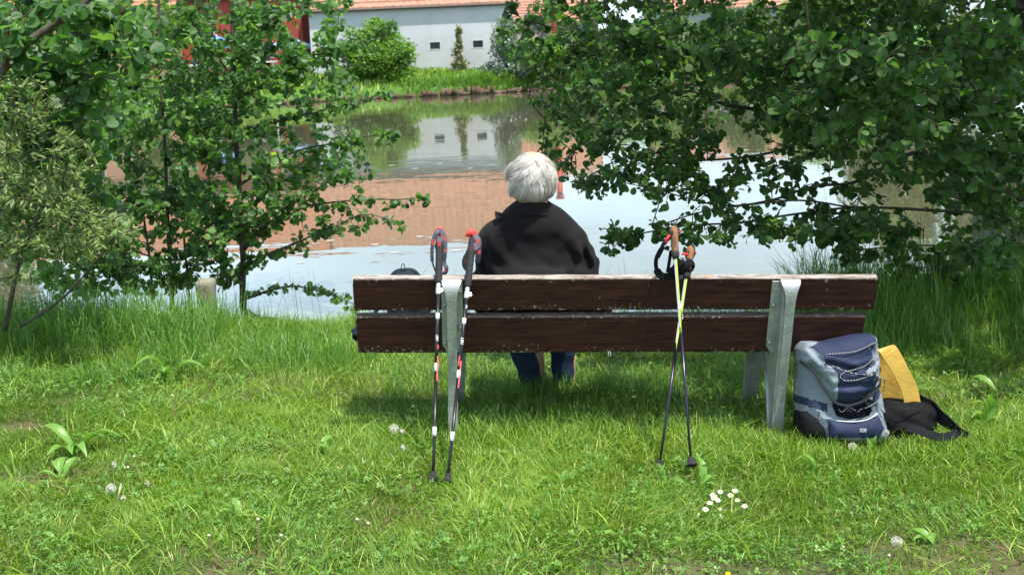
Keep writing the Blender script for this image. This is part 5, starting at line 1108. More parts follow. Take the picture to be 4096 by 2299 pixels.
def lower_f(P):
    d = puff(P, lower, -.12, .075, .045, .0022)
    d = smin(d, puff(P, [(640, 1035), (850, 1052), (1085, 990), (1130, 1120), (1080, 1205), (880, 1235), (650, 1200)], -.05, .115, .03, .001), .012)       # front pocket
    d = smax(d, -puff(P, [(690, 905), (980, 800), (1030, 930), (1010, 1010), (840, 1040), (730, 1010)], .04, .2, .02), .02)                           # recess under the lid
    return d
V, Q = surf_net(lower_f, LO, HI, .0062); V = relax(V, Q, 1)
split_mesh(pack, V, Q, [('front_pocket', M['navy'], [(640, 1042), (850, 1058), (1085, 998), (1150, 1120), (1080, 1205), (880, 1188), (650, 1200)]), ('side_band', M['navy'], [(400, 835), (640, 900), (640, 972), (400, 905)]), ('compression_panel', M['navy'], [(1010, 820), (1060, 745), (1140, 790), (1060, 925), (1005, 880)]), ('air_mesh', M['mesh'], [(690, 870), (950, 830), (1000, 900), (1042, 960), (1010, 1012), (860, 1042), (740, 1012)])], ('main_body', M['greycloth']))
lid = [(412, 430), (460, 368), (640, 362), (860, 312), (1035, 285), (1078, 335), (1090, 560), (1100, 690), (1010, 800), (900, 880), (790, 908), (700, 880), (600, 760), (490, 600), (402, 530)]
def lid_f(P):
    d = puff(P, lid, -.09, .135, .055, .0014); q = pl2(P); gx = ((q[..., 0]/PS+838)-750)/.1124; gy = ((436-q[..., 1]/PS)-300)/.1124
    for (a, b_, r, k) in (((620, 545), (830, 600), 26, .012), ((830, 600), (1030, 540), 22, .010), ((480, 560), (560, 700), 20, .009), ((950, 600), (1010, 560), 20, .009), ((700, 740), (980, 730), 24, .008), ((560, 640), (660, 760), 18, .008), ((480, 420), (560, 520), 20, .009), ((1000, 400), (1050, 520), 16, .008)):
        ex, ey = b_[0]-a[0], b_[1]-a[1]; t = np.clip(((gx-a[0])*ex+(gy-a[1])*ey)/(ex*ex+ey*ey), 0, 1); dd = np.hypot(gx-a[0]-ex*t, gy-a[1]-ey*t)
        d = d + k*np.exp(-(dd/r)**2) - k*.6*np.exp(-((dd-r*2)/r)**2)
    return d
V, Q = surf_net(lid_f, LO, HI, .0062); V = relax(V, Q, 1)
split_mesh(pack, V, Q, [('lid_center', M['navy'], [(480, 395), (640, 330), (860, 290), (1035, 262), (1052, 340), (1010, 420), (990, 560), (940, 620), (1060, 660), (1110, 690), (1010, 830), (900, 930), (790, 940), (712, 920), (706, 780), (700, 640), (640, 560), (590, 545), (575, 480)])], ('lid_side', M['greycloth']))
bp = [(402, 525, .09), (440, 560, .12), (490, 610, .135), (545, 690, .14), (600, 775, .14), (650, 845, .137), (700, 888, .13), (790, 908, .125), (880, 890, .127), (960, 850, .13), (1030, 780, .13), (1075, 730, .125), (1100, 685, .10)]
bp = smooth_path([pkz(*p) for p in bp], 4); py_mesh('lid_binding', *ribbon_vf(bp, .010, [(_u+_f*.0)*1.0]*len(bp), .007), M['bind'], pack, bevel=.001)
def cord(pts, w=.150, r=.0020):
    P = smooth_path([pkz(x, y, w+dw) for x, y, dw in pts], 6); tube('cord', P, r, M['cord'], pack, 7)
cord([(600, 462, 0), (720, 452, .004), (850, 435, .004), (960, 390, .002), (1025, 362, -.004), (1048, 395, -.008), (1030, 450, -.003), (990, 510, .003), (930, 560, .004), (850, 592, .0), (780, 608, .004), (725, 635, .004), (722, 670, .004), (760, 688, .004), (850, 684, .004), (920, 665, .004), (1000, 640, .004)])
cord([(585, 478, 0), (577, 520, .0), (600, 556, .004), (680, 570, .004), (750, 600, .006), (850, 628, .006), (1000, 640, .01), (1060, 660, .004), (1108, 685, -.012), (1118, 745, -.03), (1112, 800, -.04), (1060, 870, -.03), (985, 920, -.03), (930, 945, -.05), (905, 975, -.06)])
cord([(740, 945, -.07), (775, 970, -.065), (820, 930, -.06), (880, 960, -.05)], r=.0028); cord([(1070, 905, -.06), (1100, 930, -.055), (1130, 975, -.06)], r=.003); cord([(570, 965, -.06), (572, 1040, -.055)], r=.003)
cord([(1000, 810, -.06), (1030, 860, -.05), (990, 850, -.05)], r=.003)
for x, y, w in ((590, 478, .145), (722, 668, .15), (1042, 368, .14)): box('cord_loop', pkz(x, y, w), (.008, .012, .006), M['bind'], pack, .001, X=_r, Y=_u, Z=-_f)
c = pkz(1012, 636, .158); tube('cord_lock', [c-_u*.010, c+_u*.012], [.006, .005], M['bind'], pack, 10); tube('lock_spring', [c+_u*.012, c+_u*.017], .003, M['silver'], pack, 8)
box('buckle', pkz(835, 950, .085), (.034, .020, .010), M['bind'], pack, .003, X=_r, Y=_u, Z=-_f)
py_mesh('piping', *tube_vf(smooth_path([pkz(645, 1030, .082), pkz(720, 1046, .098), pkz(850, 1052, .110), pkz(980, 1035, .104), pkz(1085, 983, .086)], 5), .0026, 6), pmat('pale_piping', (.55, .57, .55), .6), pack, smooth=True)
box('brand_patch', pkz(929, 1122, .1285), (.0245, .0125, .001), M['bind'], pack, X=_r, Y=_u, Z=-_f)
for a in (-1, 1): box('patch_border', pkz(929, 1122, .1292)+_u*a*.0058, (.0245, .0009, .0008), M['whitep'], pack, X=_r, Y=_u, Z=-_f); box('patch_border', pkz(929, 1122, .1292)+_r*a*.0118, (.0009, .0125, .0008), M['whitep'], pack, X=_r, Y=_u, Z=-_f)
text_mesh('lettering', 'TCM', pkz(929, 1122, .1300), _r, _u, .0105, M['whitep'], pack)
# side pouch at the lower left, straps on the grass
def pouch_f(P): return smin(puff(P, [(412, 985), (470, 965), (560, 1010), (640, 1110), (640, 1200), (560, 1230), (420, 1180), (405, 1080)], -.08, .095, .035), puff(P, [(560, 1180), (640, 1110), (660, 1230)], -.05, .08, .02), .01)
V, Q = surf_net(pouch_f, LO, HI, .007); emit('side_pouch', V, Q, M['blackweb'], pack)
py_mesh('strap', *ribbon_vf(smooth_path([pkz(1060, 975, .06), pkz(1130, 990, .07), pkz(1200, 1050, .06), pkz(1290, 1130, .02)], 5), .020, (_u*1.0+_r*.4), .003), M['blackweb'], pack)
sp_ = [on_ground(*zz(900, 1290)), on_ground(*zz(1020, 1300)), on_ground(*zz(1150, 1300)), on_ground(*zz(1320, 1310))]; sp_ = [p+Vector((0, 0, .03)) for p in sp_]
py_mesh('waist_strap', *ribbon_vf(smooth_path(sp_, 4), .042, (0, .35, 1), .004), M['blackweb'], pack, bevel=.001)
# black hip bag with belt on the grass
g0 = on_ground(*zz(1330, 1130)); hb = thing('hip_bag', 'black hip bag with webbing belt lying in the grass right of the backpack', 'bag', g0)
ec = at(*zz(1340, 985), 5.16)
def hip_f(P):
    d = smin(sd_ell(P, ec+Vector((-.02, .02, -.01)), (.115, .085, .058)), sd_ell(P, ec+Vector((.06, .0, -.015)), (.095, .07, .052)), .03)
    d = smin(d, sd_ell(P, ec+Vector((.02, .0, -.06)), (.13, .09, .05)), .03)
    return d + .003*np.sin(P[..., 0]*60+P[..., 2]*90)
V, Q = surf_net(hip_f, ec-Vector((.2, .14, .14)), ec+Vector((.22, .16, .1)), .008); mesh_np('pouch', relax(V, Q, 1), [Q], M['blackweb'], hb, smooth=True)
P = smooth_path([at(*zz(1180, 945), 5.09), at(*zz(1300, 955), 5.07), at(*zz(1420, 965), 5.075), at(*zz(1530, 955), 5.10)], 5); py_mesh('zip', *ribbon_vf(P, .005, (0, 0, 1), .003), M['bind'], hb)
P = smooth_path([at(*zz(1470, 900), 5.22), at(*zz(1540, 935), 5.18), at(*zz(1620, 965), 5.15), at(*zz(1700, 1040), 5.10), at(*zz(1780, 1100), 5.06), at(*zz(1860, 1165), 5.02), at(*zz(1940, 1195), 5.0)], 5); py_mesh('belt', *ribbon_vf(P, np.interp(np.linspace(0, 1, len(P)), [0, .25, .6, 1], [.085, .07, .05, .022]), (-.1, .35, 1), .006), M['blackweb'], hb, bevel=.001)
P = smooth_path([at(*zz(1400, 1130), 4.96), at(*zz(1500, 1150), 4.95), at(*zz(1600, 1190), 4.94), at(*zz(1720, 1215), 4.93), at(*zz(1850, 1180), 4.97)], 4); py_mesh('webbing', *ribbon_vf(P, .034, (0, .5, .8), .004), pmat('grey_black_webbing', (.012, .014, .016), .85, .12), hb)
# folded yellow sitting mat
M['ochre'] = pmat('ochre_leatherette', (.56, .36, .07), .55, .3, col2=(.46, .28, .05), scale=14, bump=.2, bscale=60)
my0 = on_ground(*zz(1300, 930)); mat_ = thing('sitting_mat', 'folded ochre yellow sitting mat standing in the grass behind the backpack', 'sitting mat', my0)
YM = 5.22
def mp_(x, y, w): return at(*zz(x, y), YM-w)
outer = smooth_path([mp_(1160, 455, .0), mp_(1215, 432, .045), mp_(1300, 555, .06), mp_(1365, 680, .065), mp_(1420, 800, .068), mp_(1445, 920, .07)], 5)
wo = np.interp(np.linspace(0, 1, len(outer)), [0, .15, .5, 1], [.075, .075, .066, .068])
py_mesh('outer_flap', *ribbon_vf(outer, wo, (_r*1.0+_u*.18), .007), M['ochre'], mat_, bevel=.002)
inner = smooth_path([mp_(1160, 455, -.03), mp_(1175, 540, -.035), mp_(1195, 700, -.03), mp_(1240, 920, -.03)], 5)
py_mesh('inner_panel', *ribbon_vf(inner, np.interp(np.linspace(0, 1, len(inner)), [0, .4, 1], [.06, .105, .115]), (_r*1.0-_f*.1), .006), M['ochre'], mat_, bevel=.002)
# blue bag, bottle and cord on the seat
bl = thing('blue_bag', 'dark blue bag with carrying loop resting on the seat left of the person', 'bag', bench_world((bench_local(at(405, 290, 5.4)).x, 5.42, .395)))
bc = at(405.5, 286, 5.40)
def blue_f(P): 
    d = sd_ell(P, bc, (.082, .09, .080)); d = smin(d, sd_box(P, bc+Vector((.01, 0, -.10)), (.09, .09, .055), .04), .03)
    return d + .0025*np.sin(P[..., 0]*80)*np.sin(P[..., 2]*50)
V, Q = surf_net(blue_f, bc-Vector((.2, .16, .19)), bc+Vector((.2, .16, .12)), .008); mesh_np('bag_body', V, [Q], fabric('slate_nylon', (.016, .024, .038), (.012, .018, .028), .8, 200, .2), bl, smooth=True)
P = smooth_path([at(400.5, 271, 5.36), at(401.3, 266, 5.36), at(403, 263.4, 5.36), at(404.7, 266, 5.36), at(405.3, 271, 5.36)], 4); py_mesh('loop', *ribbon_vf(P, .006, (0, 1, 0), .003), M['foam'], bl)
py_mesh('top_seam', *ribbon_vf(smooth_path([at(391, 277, 5.33), at(397, 271, 5.32), at(405, 269.2, 5.32), at(413, 271, 5.33), at(420, 277, 5.34)], 4), .004, (0, 0, 1), .003), M['bind'], bl)
a = at(362, 326, 5.25); py_mesh('shoulder_strap', *ribbon_vf(smooth_path([bc+Vector((-.10, .02, -.06)), at(364, 328, 5.42), at(357, 330, 5.38), at(353.2, 333, 5.36), at(355, 337, 5.38), at(360, 338, 5.40)], 5), .028, (0, .5, .4), .005), M['denim'], bl)
sb_ = bench_local(at(377, 313, 5.32)); bo = bench_world((sb_.x, 5.33, .395+.033)); bt = thing('water_bottle', 'silver metal bottle lying on the seat near the left end of the bench', 'bottle', bo)
V, F = tube_vf([bo-Vector((.035, 0, 0)), bo-Vector((.033, 0, 0)), bo+Vector((.12, .05, 0)), bo+Vector((.135, .055, 0))], [.02, .032, .032, .018], 20); py_mesh('bottle_body', V, F, M['silver'], bt, smooth=True)
V, F = tube_vf([bo+Vector((.135, .055, 0)), bo+Vector((.165, .065, 0))], .017, 16); py_mesh('cap', V, F, M['bind'], bt)
p = at(609.5, 353, 5.12); ct_ = thing('hanging_cord', 'thin black cord with ring hanging below the lower backrest plank', 'cord', p)
V, F = tube_vf(smooth_path([at(609.4, 351, 5.125), at(608.2, 353.5, 5.122), at(609.6, 356, 5.12), at(610.8, 353.5, 5.122), at(609.6, 351, 5.125)], 4), .0012, 6); py_mesh('ring', V, F, M['silver'], ct_, smooth=True)
tube('cord', smooth_path([at(609.6, 355, 5.12), at(610.2, 360, 5.12), at(609.8, 366, 5.12), at(610, 369, 5.12)], 4), [.0022]*10+[.0045]*3, M['bind'], ct_, 6)

# ------------------------------------------------------------------ grass
def in_view(X, Y, mg=.5):
    d = Y*math.cos(PITCH)+1.6*math.sin(PITCH); return np.abs(X) < d*(W_/2/F_)*1.02+mg
def value_noise(X, Y, sc, seed):
    r = np.random.default_rng(seed); G = r.random((64, 64)); u = X*sc+17.3; v = Y*sc+9.1; i = np.floor(u).astype(int); j = np.floor(v).astype(int); a = u-i; b_ = v-j; a = a*a*(3-2*a); b_ = b_*b_*(3-2*b_)
    g_ = lambda p, q: G[p % 64, q % 64]
    return (g_(i, j)*(1-a)+g_(i+1, j)*a)*(1-b_)+(g_(i, j+1)*(1-a)+g_(i+1, j+1)*a)*b_
def blades(name, X, Y, Lh, wd, lean, mat, v, segs=2, up=.0, label=None, cat=None, az=None, parent=None, zo=0.0):
    n = len(X); Z = gz(X, Y)-.006+zo; P = np.stack([X, Y, Z], 1); az = RNG.uniform(0, 2*np.pi, n) if az is None else az
    D = np.stack([np.cos(az), np.sin(az), 0*az], 1); fa = az+np.pi/2+RNG.normal(0, .6, n); S = np.stack([np.cos(fa), np.sin(fa), 0*az], 1); U = np.array([0, 0, 1.])
    Lh = Lh[:, None]; wd = wd[:, None]; ln = lean[:, None]; rows = []
    for k in range(segs+1):
        t = k/segs; c = P + U*Lh*(t*(1-.42*ln*t)) + D*Lh*ln*(t**1.8)*.95
        if k < segs: wv_ = wd*(1-.55*t*t)*(.75 if k == 0 else 1)/2; rows += [c-S*wv_, c+S*wv_]
        else: rows.append(c)
    m = len(rows); V = np.stack(rows, 1).reshape(-1, 3); a = np.arange(n)*m
    fl = [np.stack([a+2*k, a+2*k+1, a+2*k+3, a+2*k+2], 1) for k in range(segs-1)]; FL = np.concatenate(fl) if fl else np.zeros((0, 4), int)
    tri = np.stack([a+2*(segs-1), a+2*(segs-1)+1, a+2*segs], 1)
    o = mesh_np(name, V, ([FL] if len(FL) else [])+[tri], mat, parent, attr=np.repeat(v, m)); o['kind'] = 'stuff'; tag(o, label, cat); return o
def bare(X, Y):
    """earthy, thin places"""
    b_ = np.zeros(X.shape)
    for px, py, r in ((820, 568, .22), (900, 562, .25), (760, 572, .18), (20, 428, .10), (10, 480, .16), (690, 572, .15), (240, 570, .16), (990, 548, .12), (1010, 574, .2), (620, 566, .10)):
        c = on_ground(px, min(py, 573)); b_ = np.maximum(b_, np.exp(-(((X-c.x)*.8)**2+((Y-c.y)*1.5)**2)/(r*1.1)**2)*(.55+.9*value_noise(X, Y, 14, 77)))
    return b_
# mown lawn
def scatter(n, y0, y1, mg=.5):
    X = RNG.uniform(-4.6, 4.6, n*3); Y = y0+(y1-y0)*RNG.random(n*3); k = in_view(X, Y, mg); X, Y = X[k][:n], Y[k][:n]; return X, Y
def worn(X, Y):  # trodden spot at feet below the seat
    return np.exp(-((X-.35)**2/.5+(Y-5.75)**2/.06))
X1, Y1 = scatter(150000, 3.45, 5.6, .35); X2, Y2_ = scatter(95000, 5.6, 8.05, .35)
X = np.concatenate([X1, X2]); Y = np.concatenate([Y1, Y2_])
k = RNG.random(len(X)) > bare(X, Y)*.9; X, Y = X[k], Y[k]
cl = value_noise(X, Y, 2.6, 3)*.55+value_noise(X, Y, 9, 4)*.45
tallf = np.clip((Y-6.0)/1.2, 0, 1)*(.35+.9*np.clip(-(X+.2)/1.2, 0, 1)+1.0*np.clip((X-1.3)/.8, 0, 1))
H = (.032+.045*cl)*RNG.uniform(.6, 1.35, len(X))*(1+1.2*tallf)*(1-.4*bare(X, Y))
dry = (RNG.random(len(X)) < .045)
v = np.clip(.15+.55*RNG.random(len(X))+.32*(value_noise(X, Y, 1.1, 8)-.5)+.3*(cl-.5), 0, .9); v = np.where(dry, RNG.uniform(.95, 1, len(X)), v)
wl = value_noise(X, Y, 3.3, 12)
az = np.where(RNG.random(len(X)) < .5, RNG.uniform(0, 2*np.pi, len(X)), wl*9)
blades('lawn_grass', X, Y, H, RNG.uniform(.0022, .0050, len(X)), RNG.uniform(.25, 1.35, len(X)), M['grass'], v, 2, label='sunny mown lawn grass round the bench', cat='grass', az=az)
# longer wisps in the lawn
X, Y = scatter(16000, 3.5, 7.2); cl = value_noise(X, Y, 4, 21); k = cl > .40; X, Y = X[k], Y[k]
blades('long_wisps', X, Y, RNG.uniform(.06, .13, len(X)), RNG.uniform(.0028, .006, len(X)), RNG.uniform(.5, 1.3, len(X)), M['grass'], np.clip(RNG.random(len(X))*.9, 0, .95), 4, label='longer loose grass blades scattered over the lawn', cat='grass')
# tall bank grass
def band(n, x0, x1, back, fwd):
    X = RNG.uniform(x0, x1, n); Y = gedge(X)+RNG.uniform(-back, fwd, n); return X, Y
def tallgrass(name, n, x0, x1, back, fwd, h0, h1, lean, label, wd=(.003, .006), seed=5):
    X, Y = band(n, x0, x1, back, fwd); c = value_noise(X, Y, 2.2, seed); k = RNG.random(n) < .25+.9*c; X, Y, c = X[k], Y[k], c[k]
    t = np.clip((Y-(gedge(X)-back))/(back*.8), 0, 1); Hh = (h0+(h1-h0)*c)*RNG.uniform(.55, 1.25, len(X))*(.35+.65*t)
    blades(name, X, Y, Hh, RNG.uniform(*wd, len(X)), RNG.uniform(.1, lean, len(X)), M['tall'], np.clip(RNG.random(len(X))*.9+.05*RNG.random(len(X)), 0, 1), 5, label=label, cat='grass')
tallgrass('tall_grass', 11000, -4.6, -1.55, 1.5, .5, .16, .42, .75, 'tall fresh grass along the bank left of the bench')
tallgrass('tall_grass', 6500, -1.9, 1.6, .7, .55, .09, .17, .8, 'low bank grass behind the bench', seed=6)
tallgrass('tall_grass', 17000, 1.75, 5.2, 1.45, .8, .24, .60, .7, 'tall dark bank grass right of the bench under the alder', seed=7)
X, Y = band(170, 1.9, 5.0, 1.0, .3); blades('grass_stalks', X, Y, RNG.uniform(.5, .95, len(X)), RNG.uniform(.003, .0055, len(X)), RNG.uniform(.05, .5, len(X)), M['tall'], RNG.uniform(.4, .95, len(X)), 6, label='long seeding grass stalks by the right alder trunk', cat='grass')
X, Y = band(150, -4.4, .9, .5, .3); blades('grass_stalks', X, Y, RNG.uniform(.28, .5, len(X)), RNG.uniform(.002, .004, len(X)), RNG.uniform(.05, .5, len(X)), M['tall'], RNG.uniform(.3, .98, len(X)), 6, label='thin grass stalks standing against the water at left', cat='grass')
X = RNG.normal(-1.05, .25, 900); Y = RNG.normal(6.35, .2, 900); blades('grass_tuft', X, Y, RNG.uniform(.12, .24, 900), RNG.uniform(.003, .005, 900), RNG.uniform(.2, .8, 900), M['tall'], RNG.uniform(.2, .9, 900), 4, label='uncut grass tuft left behind the bench end', cat='grass')
# tuft at the left of the bench legs and longer growth in the shade under the seat
X = RNG.uniform(-.6, 1.5, 6500); Y = RNG.uniform(5.1, 6.2, 6500); blades('shade_grass', X, Y, RNG.uniform(.06, .14, 6500), RNG.uniform(.0018, .0034, 6500), RNG.uniform(.2, .9, 6500), M['tall'], RNG.uniform(.0, .85, 6500), 3, label='longer uncut grass in the shade beneath the bench', cat='grass')
X = RNG.uniform(.95, 2.35, 3600); Y = RNG.uniform(4.72, 5.0, 3600)+.12*(X-1.2); blades('foreground_tuft', X, Y, RNG.uniform(.05, .125, 3600), RNG.uniform(.002, .0042, 3600), RNG.uniform(.2, 1.0, 3600), M['grass'], RNG.uniform(.0, .9, 3600), 3, label='grass standing in front of the backpack and hip bag', cat='grass')
X = RNG.uniform(-.55, 1.25, 2600); Y = RNG.normal(4.98, .12, 2600); blades('bench_foot_grass', X, Y, RNG.uniform(.05, .12, 2600), RNG.uniform(.002, .004, 2600), RNG.uniform(.2, 1.0, 2600), M['grass'], RNG.uniform(.0, .9, 2600), 3, label='sunlit longer grass at the foot of the bench', cat='grass')
X = RNG.uniform(-.1, .75, 900); Y = RNG.uniform(5.62, 5.86, 900); blades('feet_grass', X, Y, RNG.uniform(.09, .17, 900), RNG.uniform(.002, .004, 900), RNG.uniform(.2, .9, 900), M['tall'], RNG.uniform(.0, .7, 900), 3, label='tall shaded grass hiding the shoes under the bench', cat='grass')
# clover and other small round leaves
def small_leaves(name, X, Y, h, size, mat, label, k3=True, v=None):
    n = len(X); Z = gz(X, Y)+h; th = RNG.uniform(0, 2*np.pi, n); Vs = []; Qs = []; vv = []
    tilt = RNG.normal(0, .35, (n, 2))
    for j in range(3 if k3 else 1):
        a = th+j*2.094; D = np.stack([np.cos(a), np.sin(a), .15*np.ones(n)+tilt[:, 0]*np.cos(a)+tilt[:, 1]*np.sin(a)], 1); S = np.stack([-np.sin(a), np.cos(a), -tilt[:, 0]*np.sin(a)+tilt[:, 1]*np.cos(a)], 1)
        P = np.stack([X, Y, Z], 1); s = size[:, None]
        Vs.append(np.stack([P, P+D*s*.55+S*s*.42, P+D*s*.95+S*s*.3, P+D*s*.95-S*s*.3, P+D*s*.55-S*s*.42], 1))
    V = np.concatenate(Vs).reshape(-1, 3); a = np.arange(len(V)//5)*5; v = RNG.random(n) if v is None else v
    o = mesh_np(name, V, [np.stack([a, a+1, a+2, a+3, a+4], 1)], mat, None, attr=np.repeat(np.tile(v, 3 if k3 else 1), 5)); tag(o, label, 'clover', kind='stuff')
X, Y = scatter(26000, 3.5, 7.0); c = value_noise(X, Y, 3.1, 31)*.7+value_noise(X, Y, 8, 32)*.3; k = c > .52; X, Y = X[k], Y[k]
small_leaves('clover', X, Y, RNG.uniform(.012, .05, len(X)), RNG.uniform(.006, .012, len(X)), M['clover'], 'clover leaves growing among the lawn grass')
# weeds between the tall grass: leafy stems
def weeds(n, x0, x1, back, fwd, h, mat, label, size=(.02, .04)):
    X, Y = band(n, x0, x1, back, fwd); Pl = []; Dl = []; Nl = []; Sl = []; Vl = []; items = []
    for x, y in zip(X, Y):
        hh = random.uniform(*h); p = Vector((x, y, float(gz(x, y)))); q = p+Vector((random.uniform(-.1, .1)*hh, random.uniform(-.1, .1)*hh, hh)); items.append(tube_vf([p, (p+q)/2+Vector((.01, 0, 0)), q], [.0022, .0018, .001], 4))
        for k in range(int(hh/.022)):
            t = (k+1)/int(hh/.022+1); a = k*2.4; Pl.append(p.lerp(q, t)); Dl.append((math.cos(a), math.sin(a), .35)); Nl.append((random.gauss(0, .3), random.gauss(0, .3), 1)); Sl.append(random.uniform(*size)*(1.15-.7*t)); Vl.append(random.random())
    t = thing('leafy_weed', label, 'weed', (X[0], Y[0], 0))
    o = py_mesh('stems', *joinvf(items), mat, t); o['kind'] = 'stuff'
    o = leaves_mesh('weed_leaves', np.array(Pl), leaf_frames(np.array(Pl), np.array(Dl, float), np.array(Nl), np.array(Sl)), np.array(Vl), mat, t, 'willow'); o['kind'] = 'stuff'; t['kind'] = 'stuff'
weeds(60, -.9, .6, .4, .3, (.12, .3), M['tall'], 'leafy weeds on the bank edge left behind the bench'); weeds(110, 1.6, 4.4, .9, .5, (.2, .5), M['tall'], 'leafy weeds in the dark bank grass right of the bench', (.03, .055)); weeds(60, -4.2, -1.5, .8, .3, (.12, .34), M['tall'], 'leafy weeds in the tall grass at the left', (.025, .05))
# broad leaves: plantain rosettes, single leaves are parts
def broad_leaf_mesh():
    V = []; F = []; UV = []
    ys = np.linspace(0, 1, 7); ws = [.03, .06, .105, .12, .105, .065, .008]
    for y, w in zip(ys, ws):
        z = .42*math.sin(y*2.1)-.18*y*y*1.5
        for s in (-1, 0, 1): V.append((s*w, y*.85, z+abs(s)*w*.35)); UV.append((s*w*1.2, y*.05))
    for i in range(6): a = i*3; F += [(a, a+1, a+4, a+3), (a+1, a+2, a+5, a+4)]
    me = bpy.data.meshes.new('leaf'); me.from_pydata(V, [], F); a_ = me.attributes.new('v', 'FLOAT', 'POINT'); a_.data.foreach_set('value', np.full(len(V), .5, np.float32)); me.polygons.foreach_set('use_smooth', np.ones(len(F), bool)); me.materials.append(M['plantain']); me.update(); return me
BL = broad_leaf_mesh()
def rosette(px, py, n, ln, label, az0=None, spr=math.pi, tilt=.25):
    g_ = on_ground(px, py); t = thing('plantain', label, 'plant', g_)
    for i in range(n):
        a = random.uniform(0, 2*math.pi) if az0 is None else az0+random.uniform(-spr, spr)/2; s = ln*random.uniform(.65, 1.15)
        o = bpy.data.objects.new('leaf', BL); COL.objects.link(o); o.parent = t; o.scale = (s*random.uniform(.7, 1), s, s*random.uniform(.6, 1.3)); o.rotation_euler = (random.uniform(0, tilt*2), random.uniform(-.3, .3), a)
        o.location = (random.uniform(-.015, .015), random.uniform(-.015, .015), .005)
rosette(75, 455, 9, .20, 'large plantain rosette with arching leaves in the left lawn'); rosette(60, 480, 5, .14, 'smaller plantain just below the large rosette at left'); rosette(170, 380, 6, .20, 'broad-leaved plantain at the foot of the left tall grass')
rosette(240, 522, 4, .11, 'plantain left of the dandelion stalks near the bottom'); rosette(665, 485, 5, .13, 'upright plantain in front of the crossed walking poles', tilt=.9); rosette(698, 490, 4, .14, 'plantain between the crossed poles and the daisies', tilt=.9); rosette(512, 462, 3, .10, 'small plantain in the lawn in front of the seated person'); rosette(560, 488, 4, .12, 'plantain lying flat in the middle of the lawn')
rosette(808, 478, 4, .12, 'plantain in front of the backpack', tilt=.9); rosette(870, 455, 4, .13, 'plantain in front of the hip bag', tilt=.9); rosette(985, 425, 6, .15, 'plantain at the right edge beside the hip bag belt', tilt=.7); rosette(1000, 395, 4, .18, 'bright broad-leaved plant at the right edge', tilt=.9); rosette(318, 455, 4, .13, 'plantain with striped leaves in the left middle lawn'); rosette(620, 545, 5, .10, 'plantain near the bottom edge left of center'); rosette(930, 545, 5, .10, 'plantain near the bottom right bare soil'); rosette(60, 545, 4, .09, 'small plantain near the bottom left corner')
# daisies
M['petal'] = pmat('white_petal', (.62, .62, .64), .6, .3); M['disc'] = pmat('yellow_disc', (.75, .42, .005), .7, .2); M['stemg'] = pmat('green_stem', (.10, .20, .04), .6); M['stemy'] = pmat('yellow_green_stem', (.26, .30, .07), .6, .3); M['stemr'] = pmat('reddish_stem', (.30, .15, .09), .6, .3); M['seed'] = pmat('dandelion_down', (.62, .60, .54), .9, .1); M['receptacle'] = pmat('seed_base', (.45, .38, .28), .8)
def flower(px, py, label, r=.0085, gh=.055, tilt=(0, 0), petals=22, pm='petal', cat='daisy', name='daisy', grp='daisies in a small cluster on the lawn'):
    d = ray(px, py); g_ = on_ground(px, py); k = (1.6-(g_.z+gh))/(1.6-g_.z); h_ = CAM+(g_-CAM)*k; base = Vector((h_.x, h_.y, float(gz(h_.x, h_.y))))
    t = thing(name, label, cat, base, grp); nrm = Vector((tilt[0]-.05, -.45+tilt[1], 1)).normalized(); a1 = nrm.orthogonal().normalized(); a2 = nrm.cross(a1)
    tube('stem', smooth_path([base, base.lerp(h_, .5)+Vector((.004, 0, 0)), h_-nrm*.001], 3), .0009, M['stemg'], t, 5)
    V = []; F = []
    for i in range(petals):
        a = 2*math.pi*i/petals+random.uniform(-.06, .06); dd = a1*math.cos(a)+a2*math.sin(a); ss = a1*-math.sin(a)+a2*math.cos(a); L_ = r*random.uniform(.88, 1.08); w = r*.13; lift = random.uniform(0, .15)*r
        b0 = len(V); V += [h_+dd*r*.25-ss*w*.6, h_+dd*r*.25+ss*w*.6, h_+dd*L_*.8+ss*w+nrm*lift, h_+dd*L_+nrm*lift, h_+dd*L_*.8-ss*w+nrm*lift]; F.append((b0, b0+1, b0+2, b0+3, b0+4))
    py_mesh('petals', V, F, M[pm], t)
    V, F = tube_vf([h_-nrm*.0006, h_+nrm*.0030, h_+nrm*.0042], [r*.38, r*.36, r*.2], 12); py_mesh('disc', V, F, M['disc'], t, smooth=True)
def dz(x, y): return (675+.04322*x, 475+.04322*y)
for x, y, s, lb in ((1387, 352, 1.05, 'topmost daisy at the right of the cluster'), (1284, 455, 1.05, 'daisy just below and left of the topmost one'), (1048, 377, 1, 'upper middle daisy standing alone in the cluster'), (868, 445, .95, 'upper left daisy of the crowded group of four'), (940, 480, .9, 'daisy half hidden in the crowded group of four'), (896, 520, .95, 'lower left daisy of the crowded group of four'), (992, 568, 1, 'lower right daisy of the crowded group of four'), (1440, 566, .95, 'daisy partly crossed by a grass blade at right'), (1612, 705, 1.05, 'rightmost daisy of the cluster'), (805, 634, 1, 'daisy left below the crowded group'), (708, 780, 1.1, 'lowest large daisy at the left of the cluster'), (1050, 782, .75, 'small daisy seen edge on in the middle'), (545, 895, .6, 'tiny half open daisy, leftmost of the cluster'), (1066, 938, .75, 'small daisy seen from the side, lowest of the cluster')):
    flower(*dz(x, y), lb, r=.0102*s, gh=random.uniform(.045, .065), tilt=(random.uniform(-.15, .15), random.uniform(-.1, .1)) if s > .8 else (random.choice((-1, 1))*.9, -.1))
flower(728, 573, 'small yellow flower at the bottom edge', r=.009, gh=.04, petals=14, pm='disc', cat='yellow flower', name='yellow_flower', grp=None)
